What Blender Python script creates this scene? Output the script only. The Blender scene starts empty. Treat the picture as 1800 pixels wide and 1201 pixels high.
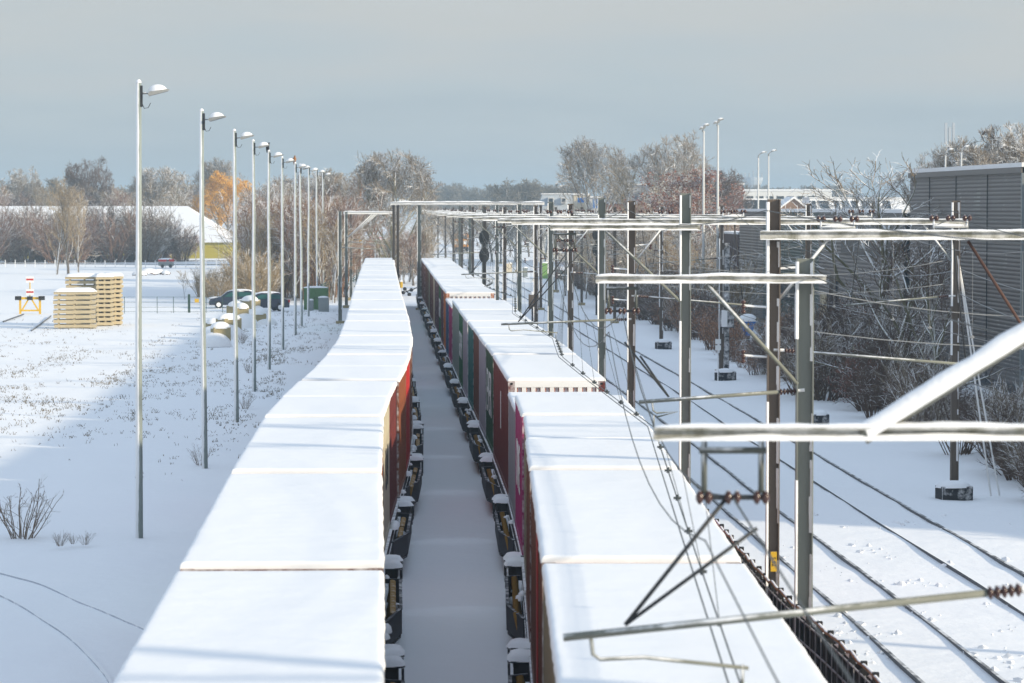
import bpy, bmesh, math, random
from mathutils import Vector, Matrix
from mathutils import noise as mnoise
random.seed(7)
C = bpy.context.scene.collection
scene = bpy.context.scene
R = math.radians
PI = math.pi

# ------------------------------------------------------------------ camera geometry (survey of the site)
F_PX, CX, CY, HZ, VPX, CAM_H = 5250.0, 900.0, 600.5, 365.0, 872.0, 8.4
PITCH = math.atan((CY - HZ) / F_PX)
YAW = math.atan((CX - VPX) / F_PX)
cf = Vector((math.sin(YAW) * math.cos(PITCH), math.cos(YAW) * math.cos(PITCH), -math.sin(PITCH)))
cr = Vector((math.cos(YAW), -math.sin(YAW), 0))
cu = cr.cross(cf)
CAM = Vector((0, 0, CAM_H))

def ray(px, py):
    return cf * F_PX + cr * (px - CX) + cu * (CY - py)

def ground(px, py, z=0.0):
    r = ray(px, py)
    return CAM + r * ((z - CAM_H) / r.z)

def atd(px, py, Y):
    r = ray(px, py)
    return CAM + r * (Y / r.y)

# ------------------------------------------------------------------ materials
def nt_mat(name):
    m = bpy.data.materials.new(name)
    m.use_nodes = True
    nt = m.node_tree
    b = nt.nodes['Principled BSDF']
    return m, nt, b

def node(nt, typ, **kw):
    n = nt.nodes.new(typ)
    for k, v in kw.items():
        if k.startswith('i_'):
            n.inputs[int(k[2:])].default_value = v
        else:
            setattr(n, k, v)
    return n

def mixc(nt, fac, a, b):
    n = nt.nodes.new('ShaderNodeMix')
    n.data_type = 'RGBA'
    if isinstance(fac, (int, float)):
        n.inputs[0].default_value = fac
    else:
        nt.links.new(fac, n.inputs[0])
    for i, v in ((6, a), (7, b)):
        if isinstance(v, (tuple, list)):
            n.inputs[i].default_value = (*v[:3], 1)
        else:
            nt.links.new(v, n.inputs[i])
    return n.outputs[2]

def math_n(nt, op, a, b=None, clamp=False):
    n = nt.nodes.new('ShaderNodeMath')
    n.operation = op
    n.use_clamp = clamp
    for i, v in ((0, a), (1, b)):
        if v is None:
            continue
        if isinstance(v, (int, float)):
            n.inputs[i].default_value = v
        else:
            nt.links.new(v, n.inputs[i])
    return n.outputs[0]

def noise_n(nt, scale, detail=4, coord='Object', rough=.55, stretch=None):
    tc = nt.nodes.new('ShaderNodeTexCoord')
    src = tc.outputs[coord]
    if stretch:
        mp = nt.nodes.new('ShaderNodeMapping')
        mp.inputs['Scale'].default_value = stretch
        nt.links.new(src, mp.inputs['Vector'])
        src = mp.outputs[0]
    n = nt.nodes.new('ShaderNodeTexNoise')
    n.inputs['Scale'].default_value = scale
    n.inputs['Detail'].default_value = detail
    n.inputs['Roughness'].default_value = rough
    nt.links.new(src, n.inputs['Vector'])
    return n.outputs['Fac']

SNOW = (.88, .88, .875)

def paint(name, col, col2=None, rough=.6, metal=0.0, nscale=2.0, stretch=None, amount=.5, snow=None, thr=.5, soft=.12, nsnow=.35, sscale=6.0, bump=0.0, spec=.3, wall=False):
    """A surface colour broken up by noise; with snow = a direction, snow lies on the faces turned that way."""
    m, nt, b = nt_mat(name)
    col2 = col2 or tuple(c * .6 for c in col)
    nf = noise_n(nt, nscale, 5, 'Object', .6, stretch)
    rmp = nt.nodes.new('ShaderNodeMapRange')
    rmp.inputs[1].default_value = .5 - .25
    rmp.inputs[2].default_value = .5 + .25
    rmp.inputs[4].default_value = amount * 1.0
    nt.links.new(nf, rmp.inputs[0])
    c = mixc(nt, rmp.outputs[0], col, col2)
    b.inputs['Metallic'].default_value = metal
    b.inputs['Specular IOR Level'].default_value = spec
    rough_out = None
    if snow:
        g = nt.nodes.new('ShaderNodeNewGeometry')
        d = nt.nodes.new('ShaderNodeVectorMath')
        d.operation = 'DOT_PRODUCT'
        nt.links.new(g.outputs['Normal'], d.inputs[0])
        v = Vector(snow).normalized()
        d.inputs[1].default_value = v
        n2 = noise_n(nt, sscale, 4, 'Object', .65)
        s = math_n(nt, 'ADD', d.outputs['Value'], math_n(nt, 'MULTIPLY', math_n(nt, 'SUBTRACT', n2, .5), nsnow * 2))
        mr = nt.nodes.new('ShaderNodeMapRange')
        mr.inputs[1].default_value = thr - soft
        mr.inputs[2].default_value = thr + soft
        nt.links.new(s, mr.inputs[0])
        c = mixc(nt, mr.outputs[0], c, SNOW)
        rr = nt.nodes.new('ShaderNodeMapRange')
        rr.inputs[3].default_value = rough
        rr.inputs[4].default_value = .8
        nt.links.new(mr.outputs[0], rr.inputs[0])
        nt.links.new(rr.outputs[0], b.inputs['Roughness'])
    else:
        b.inputs['Roughness'].default_value = rough
    nt.links.new(c, b.inputs['Base Color'])
    if bump:
        bp = nt.nodes.new('ShaderNodeBump')
        bp.inputs['Strength'].default_value = bump
        bp.inputs['Distance'].default_value = .02
        nt.links.new(noise_n(nt, nscale * 6, 3), bp.inputs['Height'])
        nt.links.new(bp.outputs[0], b.inputs['Normal'])
    return m

MAT = {}
WIND = (-.35, -.8, .5)          # the side the snow was blown onto
UP = (0, 0, 1)

def snow_mat(name, scale, strength, tint=(.885, .885, .88), tint2=(.845, .85, .855), dist=.05):
    m, nt, b = nt_mat(name)
    n1 = noise_n(nt, scale * .25, 3)
    c = mixc(nt, n1, tint, tint2)
    nt.links.new(c, b.inputs['Base Color'])
    b.inputs['Roughness'].default_value = .75
    b.inputs['Specular IOR Level'].default_value = .25
    bp = nt.nodes.new('ShaderNodeBump')
    bp.inputs['Strength'].default_value = strength
    bp.inputs['Distance'].default_value = dist
    nt.links.new(noise_n(nt, scale, 6, 'Object', .6), bp.inputs['Height'])
    nt.links.new(bp.outputs[0], b.inputs['Normal'])
    return m

MAT['snow'] = snow_mat('snow', 5, .35)
MAT['ground'] = snow_mat('ground_snow', 1.1, .4, dist=.12)
MAT['steel_green'] = paint('mast_green_paint', (.22, .23, .20), (.125, .145, .145), rough=.55, nscale=3, stretch=(1, 1, .2), snow=(-.55, -.75, .35), thr=1.02, nsnow=.3, sscale=9)
MAT['steel_brown'] = paint('mast_brown_steel', (.16, .13, .105), (.095, .075, .062), rough=.7, nscale=3, stretch=(1, 1, .2), snow=(-.55, -.75, .35), thr=1.02, nsnow=.3, sscale=9)
MAT['beam_steel'] = paint('beam_steel_frosted', (.27, .265, .215), (.17, .165, .14), rough=.6, nscale=3, snow=(-.2, -.75, .6), thr=.80, nsnow=.35, sscale=3)
MAT['steel_grey'] = paint('galvanised_steel', (.30, .32, .32), (.2, .22, .22), rough=.5, nscale=4, snow=WIND, thr=.5, nsnow=.25)
MAT['tube_steel'] = paint('registration_tube_steel', (.20, .21, .18), (.12, .12, .10), rough=.55, nscale=6, snow=(-.2, -.7, .5), thr=.92, nsnow=.6, sscale=2.2)
MAT['dark_steel'] = paint('dark_steel', (.035, .04, .045), (.02, .022, .024), rough=.5, nscale=5)
MAT['black_snowy'] = paint('black_snow_flecked', (.018, .02, .024), (.03, .03, .035), rough=.6, nscale=5, snow=WIND, thr=.84, nsnow=.35, sscale=4)
MAT['wire'] = paint('wire_copper_dark', (.07, .08, .08), (.04, .045, .045), rough=.5)
MAT['wire_frost'] = paint('wire_frosted', (.34, .35, .35), (.2, .2, .2), rough=.6, nscale=.8)
MAT['porcelain'] = paint('brown_porcelain', (.07, .03, .025), (.04, .02, .018), rough=.25, spec=.5, snow=UP, thr=.93, nsnow=.15)
MAT['rail'] = paint('rail_steel', (.05, .05, .053), (.025, .025, .027), rough=.45, nscale=1.2, snow=UP, thr=1.02, nsnow=.4, sscale=1.5)
MAT['rail_snowed'] = paint('rail_under_snow', (.06, .06, .065), (.03, .03, .035), rough=.5, nscale=1.2, snow=UP, thr=.55, nsnow=.4, sscale=1.6)
MAT['rail_buried'] = paint('rail_buried_in_snow', (.52, .55, .60), (.3, .32, .36), rough=.6, nscale=1.2, snow=UP, thr=.12, nsnow=.5, sscale=1.6)
MAT['lamp_pole'] = paint('lamp_pole_zinc', (.27, .31, .29), (.19, .225, .215), rough=.5, nscale=5, stretch=(1, 1, .1), snow=(-.72, -.66, .1), thr=.55, soft=.06, nsnow=.32, sscale=1.3)
MAT['lamp_head'] = paint('lamp_head_grey', (.30, .31, .30), (.2, .2, .2), rough=.5, snow=UP, thr=.35, nsnow=.1)
MAT['wood_new'] = paint('pale_sawn_timber', (.52, .44, .29), (.36, .29, .17), rough=.75, nscale=4, stretch=(.3, 1, 1), snow=UP, thr=.75, nsnow=.25)
MAT['yellow'] = paint('yellow_paint', (.68, .43, .03), (.52, .30, .02), rough=.5, snow=UP, thr=.8, nsnow=.3)
MAT['yellow_spring'] = paint('yellow_spring_paint', (.38, .21, .035), (.18, .10, .03), rough=.6, nscale=8, snow=(0, -.3, .95), thr=1.12, nsnow=.4)
MAT['white'] = paint('white_paint', (.8, .8, .78), (.7, .7, .68), rough=.5)
MAT['red'] = paint('red_paint', (.52, .03, .03), (.4, .02, .02), rough=.5)
MAT['black'] = paint('black_rubber', (.02, .02, .022), (.012, .012, .012), rough=.7)
MAT['rust_pole'] = paint('rusty_pole', (.11, .055, .04), (.06, .035, .03), rough=.8, nscale=4)
MAT['glass'] = paint('dark_window_glass', (.03, .04, .05), (.02, .025, .03), rough=.12, spec=.6)
MAT['cab_green'] = paint('green_cabinet', (.09, .19, .075), (.07, .15, .06), rough=.5, snow=UP, thr=.6, nsnow=.2)
MAT['cab_lime'] = paint('lime_cabinet', (.24, .42, .12), (.18, .34, .1), rough=.5, snow=UP, thr=.6, nsnow=.2)
MAT['cab_grey'] = paint('grey_cabinet', (.25, .28, .28), (.18, .2, .2), rough=.5, snow=UP, thr=.5, nsnow=.3)
MAT['concrete'] = paint('tan_concrete', (.36, .30, .16), (.26, .21, .12), rough=.85, nscale=4, snow=(-.2, -.35, .9), thr=.62, nsnow=.4, sscale=2)
MAT['fence_black'] = paint('black_fence_panel', (.012, .012, .014), (.02, .02, .022), rough=.7)
MAT['copper'] = paint('copper_brown_cable', (.35, .17, .07), (.22, .1, .05), rough=.5, nscale=6, snow=UP, thr=.75, nsnow=.5)
MAT['bark'] = paint('bark_grey', (.115, .095, .075), (.07, .055, .045), rough=.9, nscale=2, snow=(-.3, -.4, .8), thr=.48, nsnow=.25, sscale=2)
MAT['bark_green'] = paint('bark_mossy', (.19, .175, .10), (.11, .10, .06), rough=.9, nscale=2, snow=(-.3, -.4, .8), thr=.6, nsnow=.25, sscale=2)
MAT['twig'] = paint('twig_grey_brown', (.27, .215, .15), (.17, .13, .095), rough=.9, nscale=.6, snow=(-.2, -.3, .9), thr=.52, nsnow=.35, sscale=1.5)
MAT['twig_dark'] = paint('twig_dark', (.13, .085, .06), (.06, .042, .034), rough=.9, nscale=.6, snow=(-.2, -.3, .9), thr=.84, nsnow=.35, sscale=1.5)
MAT['twig_hedge'] = paint('twig_hedge_brown', (.20, .145, .10), (.11, .078, .06), rough=.9, nscale=.35, snow=(-.2, -.3, .9), thr=.62, nsnow=.35, sscale=1.5)
MAT['twig_red'] = paint('twig_reddish', (.25, .15, .10), (.16, .09, .065), rough=.9, nscale=.6, snow=(-.2, -.3, .9), thr=.66, nsnow=.3, sscale=1.5)
MAT['twig_far_haze'] = paint('twig_far_haze', (.20, .19, .17), (.13, .125, .12), rough=.9, nscale=.6)  # part of the distance haze is put into this twig colour
MAT['twig_tan'] = paint('twig_tan', (.36, .27, .15), (.23, .165, .10), rough=.9, nscale=.6, snow=(-.2, -.3, .9), thr=.72, nsnow=.35, sscale=1.5)
MAT['twig_willow'] = paint('willow_twig_orange', (.72, .40, .06), (.56, .29, .04), rough=.85, nscale=.6, snow=(-.2, -.3, .9), thr=.95, nsnow=.3)
MAT['leaf_red'] = paint('dry_leaf_red_brown', (.24, .075, .035), (.15, .05, .03), rough=.8, nscale=1.5, snow=UP, thr=.85, nsnow=.3)
MAT['leaf_orange'] = paint('dry_leaf_orange', (.42, .19, .07), (.25, .10, .04), rough=.8, nscale=1.5, snow=UP, thr=.8, nsnow=.4)
MAT['weed'] = paint('dry_weed', (.24, .18, .10), (.06, .05, .036), rough=.9, nscale=.5, amount=1.0)
MAT['roof_snow'] = snow_mat('roof_snow', 2, .3)
MAT['cladding_grey'] = paint('grey_steel_cladding', (.15, .146, .14), (.13, .095, .08), rough=.45, nscale=.16, stretch=(.3, .3, 1.2), snow=(-.6, -.3, .75), thr=1.06, nsnow=.35, sscale=.5)
MAT['cladding_dark'] = paint('dark_corner_cladding', (.03, .04, .05), (.02, .03, .035), rough=.4)
MAT['cladding_green'] = paint('dark_green_cladding', (.045, .075, .065), (.035, .06, .05), rough=.45, nscale=.5, snow=UP, thr=.7, nsnow=.2)
MAT['maroon'] = paint('maroon_cladding', (.045, .02, .024), (.03, .012, .016), rough=.6)
MAT['brick'] = paint('red_brown_brick', (.21, .095, .07), (.15, .065, .05), rough=.9, nscale=1.5)
MAT['brick_tan'] = paint('tan_brick', (.24, .15, .10), (.18, .11, .075), rough=.9, nscale=1.5)
MAT['render_white'] = paint('white_render', (.66, .66, .64), (.58, .58, .57), rough=.8, snow=UP, thr=.6)
MAT['render_cream'] = paint('cream_render', (.66, .58, .44), (.58, .50, .38), rough=.8, snow=UP, thr=.6)
MAT['barn_wall'] = paint('ochre_green_boards', (.42, .36, .06), (.33, .28, .05), rough=.85, nscale=.6)
MAT['slate'] = paint('slate_under_snow', (.20, .22, .27), (.13, .14, .18), rough=.7, snow=UP, thr=.72, nsnow=.6, sscale=.5)
MAT['blue'] = paint('blue_paint', (.02, .19, .60), (.015, .14, .45), rough=.4)
MAT['car_blue'] = paint('dark_blue_car_paint', (.015, .022, .045), (.02, .03, .05), rough=.25, spec=.5, snow=UP, thr=.75, nsnow=.3)
MAT['teal'] = paint('teal_glass', (.02, .10, .09), (.015, .07, .07), rough=.15, spec=.5)
MAT['tail_red'] = paint('tail_lamp_red', (.55, .015, .02), (.4, .01, .015), rough=.3)
MAT['fence_green'] = paint('dark_green_fence', (.03, .07, .05), (.02, .05, .04), rough=.6, snow=UP, thr=.7, nsnow=.3)
MAT['crow'] = paint('crow_black', (.012, .012, .014), (.02, .02, .022), rough=.6)
MAT['hawk'] = paint('hawk_brown', (.33, .15, .05), (.2, .09, .04), rough=.8)
MAT['train_yellow'] = paint('loco_orange_yellow', (.72, .30, .03), (.6, .24, .02), rough=.45, snow=UP, thr=.7)
MAT['haze_shade'] = paint('pale_haze_shade', (.42, .46, .5), (.34, .38, .42), rough=.8)  # haze of far parts and shade of the house roof put into the colour

# ------------------------------------------------------------------ mesh builder
class MB:
    def __init__(self):
        self.v, self.f = [], []

    def add(self, vs, fs):
        o = len(self.v)
        self.v.extend(tuple(p) for p in vs)
        self.f.extend(tuple(i + o for i in q) for q in fs)
        return self

    def box(self, x0, y0, z0, x1, y1, z1):
        return self.add([(x0, y0, z0), (x1, y0, z0), (x1, y1, z0), (x0, y1, z0), (x0, y0, z1), (x1, y0, z1), (x1, y1, z1), (x0, y1, z1)],
                        [(3, 2, 1, 0), (4, 5, 6, 7), (0, 1, 5, 4), (1, 2, 6, 5), (2, 3, 7, 6), (3, 0, 4, 7)])

    def bar(self, p, q, w, h, up=(0, 0, 1)):
        p, q = Vector(p), Vector(q)
        d = (q - p).normalized()
        u = Vector(up)
        if abs(d.dot(u)) > .98:
            u = Vector((0, 1, 0))
        s = d.cross(u).normalized() * (w / 2)
        t = s.cross(d).normalized() * (h / 2)
        vs = [p - s - t, p + s - t, p + s + t, p - s + t, q - s - t, q + s - t, q + s + t, q - s + t]
        return self.add(vs, [(0, 1, 2, 3), (7, 6, 5, 4), (1, 0, 4, 5), (2, 1, 5, 6), (3, 2, 6, 7), (0, 3, 7, 4)])

    def tube(self, pts, r, n=8, cap=True):
        pts = [Vector(p) for p in pts]
        k = len(pts)
        rs = r if isinstance(r, (list, tuple)) else [r] * k
        vs, fs = [], []
        a = None
        for i in range(k):
            d = (pts[min(i + 1, k - 1)] - pts[max(i - 1, 0)])
            d = d.normalized() if d.length > 1e-9 else Vector((0, 0, 1))
            if a is None:
                a = d.orthogonal().normalized()
            else:
                a = (a - d * a.dot(d))
                a = a.normalized() if a.length > 1e-6 else d.orthogonal().normalized()
            b = d.cross(a)
            for j in range(n):
                t = 2 * PI * j / n
                vs.append(pts[i] + (a * math.cos(t) + b * math.sin(t)) * rs[i])
        for i in range(k - 1):
            for j in range(n):
                j2 = (j + 1) % n
                fs.append((i * n + j, i * n + j2, (i + 1) * n + j2, (i + 1) * n + j))
        if cap:
            fs.append(tuple(reversed(range(n))))
            fs.append(tuple((k - 1) * n + j for j in range(n)))
        return self.add(vs, fs)

    def prism(self, poly, axis, a, b):
        """Extrude a closed 2-D outline along an axis: 'x' takes (y, z), 'y' takes (x, z), 'z' takes (x, y)."""
        n = len(poly)
        def P(c, h):
            return {'x': (h, c[0], c[1]), 'y': (c[0], h, c[1]), 'z': (c[0], c[1], h)}[axis]
        vs = [P(c, a) for c in poly] + [P(c, b) for c in poly]
        fs = [tuple(range(n)), tuple(range(2 * n - 1, n - 1, -1))]
        fs += [(i, n + i, n + (i + 1) % n, (i + 1) % n) for i in range(n)]
        return self.add(vs, fs)

    def lathe(self, prof, n=16, c=(0, 0, 0), axis='z'):
        vs, fs = [], []
        for (r, h) in prof:
            for j in range(n):
                t = 2 * PI * j / n
                if axis == 'z':
                    vs.append((c[0] + r * math.cos(t), c[1] + r * math.sin(t), c[2] + h))
                elif axis == 'x':
                    vs.append((c[0] + h, c[1] + r * math.cos(t), c[2] + r * math.sin(t)))
                else:
                    vs.append((c[0] + r * math.sin(t), c[1] + h, c[2] + r * math.cos(t)))
        k = len(prof)
        for i in range(k - 1):
            for j in range(n):
                j2 = (j + 1) % n
                fs.append((i * n + j, i * n + j2, (i + 1) * n + j2, (i + 1) * n + j))
        fs.append(tuple(reversed(range(n))))
        fs.append(tuple((k - 1) * n + j for j in range(n)))
        return self.add(vs, fs)

    def hsec(self, x, y, z0, z1, w, d, t=.02):
        """An upright H-section: flanges on the two sides, web between them."""
        self.box(x - w / 2, y - d / 2, z0, x - w / 2 + t, y + d / 2, z1)
        self.box(x + w / 2 - t, y - d / 2, z0, x + w / 2, y + d / 2, z1)
        self.box(x - w / 2 + t, y - t / 2, z0, x + w / 2 - t, y + t / 2, z1)
        return self

    def mesh(self, name, recalc=True, smooth=False):
        me = bpy.data.meshes.new(name)
        me.from_pydata(self.v, [], self.f)
        if recalc:
            bm = bmesh.new()
            bm.from_mesh(me)
            bmesh.ops.recalc_face_normals(bm, faces=bm.faces)
            bm.to_mesh(me)
            bm.free()
        if smooth:
            for p in me.polygons:
                p.use_smooth = True
        me.update()
        return me

    def build(self, name, m, parent=None, smooth=False, recalc=True, loc=None, bevel=0):
        o = bpy.data.objects.new(name, self.mesh(name, recalc, smooth))
        C.objects.link(o)
        setm(o, m)
        if parent:
            o.parent = parent
        if loc is not None:
            o.location = loc
        if bevel:
            mod = o.modifiers.new('edge', 'BEVEL')
            mod.width = bevel
            mod.segments = 2
            mod.limit_method = 'ANGLE'
        return o

def setm(o, m):
    m = MAT[m] if isinstance(m, str) else m
    if not o.data.materials:
        o.data.materials.append(m)
    elif o.data.materials[0] != m:
        o.material_slots[0].link = 'OBJECT'
        o.material_slots[0].material = m

def inst(name, me, m, parent=None, loc=None, rz=0, sc=None):
    o = bpy.data.objects.new(name, me)
    C.objects.link(o)
    setm(o, m)
    if parent:
        o.parent = parent
    if loc is not None:
        o.location = loc
    if rz:
        o.rotation_euler.z = rz
    if sc:
        o.scale = sc
    return o

def tag(o, label, cat=None, group=None, kind=None):
    if label:
        o['label'] = label
    if cat:
        o['category'] = cat
    if group:
        o['group'] = group
    if kind:
        o['kind'] = kind
    return o

def thing(name, loc, rz=0, label=None, cat=None, group=None):
    o = bpy.data.objects.new(name, None)
    C.objects.link(o)
    o.empty_display_size = .2
    o.location = loc
    o.rotation_euler.z = rz
    tag(o, label, cat, group)
    return o

def copy_thing(root, loc, rz=0, label=None, group=None, sc=None):
    r = root.copy()
    C.objects.link(r)
    r.location = loc
    r.rotation_euler.z = rz
    if sc:
        r.scale = sc
    if label:
        r['label'] = label
    if group:
        r['group'] = group
    for ch in list(root.children):
        c = ch.copy()
        C.objects.link(c)
        c.parent = r
        for g in list(ch.children):
            d = g.copy()
            C.objects.link(d)
            d.parent = c
    return r

ORD = ['first', 'second', 'third', 'fourth', 'fifth', 'sixth', 'seventh', 'eighth', 'ninth', 'tenth', 'eleventh', 'twelfth', 'thirteenth',
       'fourteenth', 'fifteenth', 'sixteenth', 'seventeenth', 'eighteenth', 'nineteenth', 'twentieth', 'twenty-first', 'twenty-second',
       'twenty-third', 'twenty-fourth', 'twenty-fifth', 'twenty-sixth', 'twenty-seventh', 'twenty-eighth', 'twenty-ninth', 'thirtieth']

def interp(tab, y):
    """Smooth lookup of x at y in a table of (y, x)."""
    if y <= tab[0][0]:
        (y0, x0), (y1, x1) = tab[0], tab[1]
        return x0 + (x1 - x0) * (y - y0) / (y1 - y0)
    if y >= tab[-1][0]:
        (y0, x0), (y1, x1) = tab[-2], tab[-1]
        return x0 + (x1 - x0) * (y - y0) / (y1 - y0)
    n = len(tab)
    for i in range(n - 1):
        if tab[i][0] <= y <= tab[i + 1][0]:
            y0, x0 = tab[i]
            y1, x1 = tab[i + 1]
            h = y1 - y0
            s = (x1 - x0) / h
            m0 = s if i == 0 else .5 * (s + (x0 - tab[i - 1][1]) / (y0 - tab[i - 1][0]))
            m1 = s if i == n - 2 else .5 * (s + (tab[i + 2][1] - x1) / (tab[i + 2][0] - y1))
            t = (y - y0) / h
            return (2 * t**3 - 3 * t**2 + 1) * x0 + (t**3 - 2 * t**2 + t) * h * m0 + (-2 * t**3 + 3 * t**2) * x1 + (t**3 - t**2) * h * m1
# ------------------------------------------------------------------ camera, sun, sky
cam_d = bpy.data.cameras.new('camera')
cam = bpy.data.objects.new('camera', cam_d)
C.objects.link(cam)
cam.location = CAM
cam.rotation_euler = (PI / 2 - PITCH, 0, -YAW)
cam_d.sensor_width = 36
cam_d.lens = F_PX / 1800 * 36
cam_d.clip_start = .5
cam_d.clip_end = 8000
cam_d.dof.use_dof = True
cam_d.dof.focus_distance = 95
cam_d.dof.aperture_fstop = 3.0
scene.camera = cam

SUN_EL, SUN_AZ = R(18), R(26)
to_sun = Vector((math.cos(SUN_EL) * math.cos(SUN_AZ), -math.cos(SUN_EL) * math.sin(SUN_AZ), math.sin(SUN_EL)))
sd = bpy.data.lights.new('sun', 'SUN')
sd.energy = 4.9
sd.angle = R(2.4)
sd.color = (1.0, .87, .66)
so = bpy.data.objects.new('sun', sd)
C.objects.link(so)
so.rotation_euler = to_sun.to_track_quat('Z', 'Y').to_euler()
so.location = to_sun * 100

w = bpy.data.worlds.new('World')
scene.world = w
w.use_nodes = True
nt = w.node_tree
nt.nodes.clear()
out = nt.nodes.new('ShaderNodeOutputWorld')
sky = nt.nodes.new('ShaderNodeTexSky')
sky.sky_type = 'NISHITA'
sky.sun_disc = False
sky.sun_elevation = SUN_EL
sky.sun_rotation = math.atan2(to_sun.x, to_sun.y)
sky.air_density = 1.0
sky.dust_density = 1.5
bg1 = nt.nodes.new('ShaderNodeBackground')
bg1.inputs[1].default_value = .07
nt.links.new(sky.outputs[0], bg1.inputs[0])
# winter cloud layer: even grey-blue near the horizon, brighter overhead
tc = nt.nodes.new('ShaderNodeTexCoord')
sep = nt.nodes.new('ShaderNodeSeparateXYZ')
nt.links.new(tc.outputs['Generated'], sep.inputs[0])
ramp = nt.nodes.new('ShaderNodeValToRGB')
cr_ = ramp.color_ramp
stops = [(0.0, (.455, .54, .60)), (.014, (.475, .56, .62)), (.032, (.525, .60, .645)), (.050, (.56, .61, .64)), (.072, (.60, .625, .63)), (.2, (.66, .70, .75)), (.55, (.66, .79, .97)), (1.0, (.60, .79, 1.08))]
cr_.elements[0].position, cr_.elements[0].color = stops[0][0], (*stops[0][1], 1)
cr_.elements[1].position, cr_.elements[1].color = stops[-1][0], (*stops[-1][1], 1)
for p_, c_ in stops[1:-1]:
    e = cr_.elements.new(p_)
    e.color = (*c_, 1)
mp = nt.nodes.new('ShaderNodeMapping')
mp.inputs['Scale'].default_value = (4.5, 4.5, 30)
mp.inputs['Rotation'].default_value = (0, .22, .3)
nt.links.new(tc.outputs['Generated'], mp.inputs[0])
nz = nt.nodes.new('ShaderNodeTexNoise')
nz.inputs['Scale'].default_value = 1.6
nz.inputs['Detail'].default_value = 5
nt.links.new(mp.outputs[0], nz.inputs['Vector'])
off = math_n(nt, 'MULTIPLY', math_n(nt, 'SUBTRACT', nz.outputs['Fac'], .5), .12)
nt.links.new(math_n(nt, 'ADD', sep.outputs['Z'], off), ramp.inputs[0])
bg2 = nt.nodes.new('ShaderNodeBackground')
nt.links.new(ramp.outputs[0], bg2.inputs[0])
mx = nt.nodes.new('ShaderNodeMixShader')
mx.inputs[0].default_value = .86
nt.links.new(bg1.outputs[0], mx.inputs[1])
nt.links.new(bg2.outputs[0], mx.inputs[2])
nt.links.new(mx.outputs[0], out.inputs[0])

vs = scene.view_settings
vs.view_transform = 'Standard'
vs.look = 'None'
vs.exposure = .06
vs.gamma = 1
vs.use_curve_mapping = False
scene.cycles.max_bounces = 6
scene.cycles.diffuse_bounces = 3
scene.cycles.glossy_bounces = 2
scene.cycles.transmission_bounces = 2
scene.cycles.volume_bounces = 0
scene.cycles.transparent_max_bounces = 6
scene.cycles.use_denoising = True

# ------------------------------------------------------------------ haze: one box of thin winter air
hz = MB().box(-2400, -60, -1, 2400, 3600, 34).build('haze', MAT['snow'])
hz.data.materials.clear()
hm = bpy.data.materials.new('haze_air')
hm.use_nodes = True
hn = hm.node_tree
hn.nodes.remove(hn.nodes['Principled BSDF'])
pv = hn.nodes.new('ShaderNodeVolumePrincipled')
pv.inputs['Color'].default_value = (.62, .82, 1.0, 1)
pv.inputs['Density'].default_value = .00046
pv.inputs['Anisotropy'].default_value = 0.0
hn.links.new(pv.outputs[0], hn.nodes['Material Output'].inputs['Volume'])
hz.data.materials.append(hm)
tag(hz, 'thin pale winter haze in the air', None, None, 'stuff')

# ------------------------------------------------------------------ ground: one snow sheet to the horizon
def interp_aisle(y):
    return -.45 if y < 55 else (-.45 - .0385 * (y - 62) if y > 69 else -.45 - .0385 * (y - 55) ** 2 / 28)

def gz(x, y):
    v = .10 * mnoise.noise(Vector((x * .045, y * .03, 1.7)))
    v += .05 * mnoise.noise(Vector((x * .22, y * .16, 5.1)))
    if -4.5 < x + .0385 * max(0, y - 68) < 13.5:         # graded track bed
        k = .25
    else:
        k = 1.0
    if k < 1:
        v += .22 * mnoise.noise(Vector((x * .12 + 3, y * .16, 8))) + .10 * mnoise.noise(Vector((x * .7, y * .5, 2)))
    else:
        v += .07 * mnoise.noise(Vector((x * .5, y * .22, 11)))
    if k < 1:                                      # drift ridges at the container gaps; their shape stands in for bands of light
        lx = x - (interp_aisle(y))
        if abs(lx) < 1.5:
            q = ((y - 36.3) / 12.9) % 1.0
            q = min(q, 1 - q) * 12.9
            v += .42 * math.exp(-(q / .45) ** 2) * (1 - (lx / 1.5) ** 2)
    return v * k - .06 * k

ys = [-40, 0, 20] + [30 + i * .5 for i in range(180)] + [120 + i * 2.0 for i in range(65)] + [250 + i * 6 for i in range(50)] + [560, 620, 700, 800, 950, 1150, 1400, 1800, 2400, 3500]
xs = [-2300, -1200, -600, -300, -180, -120, -90, -75] + [-66 + i * 1.5 for i in range(22)] + [-33 + i * .75 for i in range(40)] + [-3 + i * .75 for i in range(36)] + [24 + i * 1.5 for i in range(20)] + [60, 75, 100, 150, 250, 500, 1000, 2300]
gb = MB()
gb.v = [(x, y, gz(x, y)) for y in ys for x in xs]
nx = len(xs)
gb.f = [(j * nx + i, j * nx + i + 1, (j + 1) * nx + i + 1, (j + 1) * nx + i) for j in range(len(ys) - 1) for i in range(nx - 1)]
go = gb.build('ground', 'ground', None, True, False)
tag(go, 'snow covered ground of the railway yard', None, None, 'structure')
# ------------------------------------------------------------------ the two container trains
LTAB = [(10, -1.75), (27, -2.26), (36.1, -2.62), (49.1, -3.14), (62.2, -3.58), (74.3, -3.68), (84, -3.70), (95.6, -3.92), (105, -4.2), (114.6, -4.57), (129, -5.13), (153.5, -6.12), (200, -7.9), (262, -10.2)]
RTAB = [(10, 1.80), (40, 1.80), (56, 1.80), (62, 1.79), (68, 1.69), (74.5, 1.55), (81, 1.34), (88, 1.12), (101.7, .60), (121, -.14), (147.5, -1.15), (161, -1.68), (200, -3.15), (265, -5.6)]
DECK = 1.12

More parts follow.
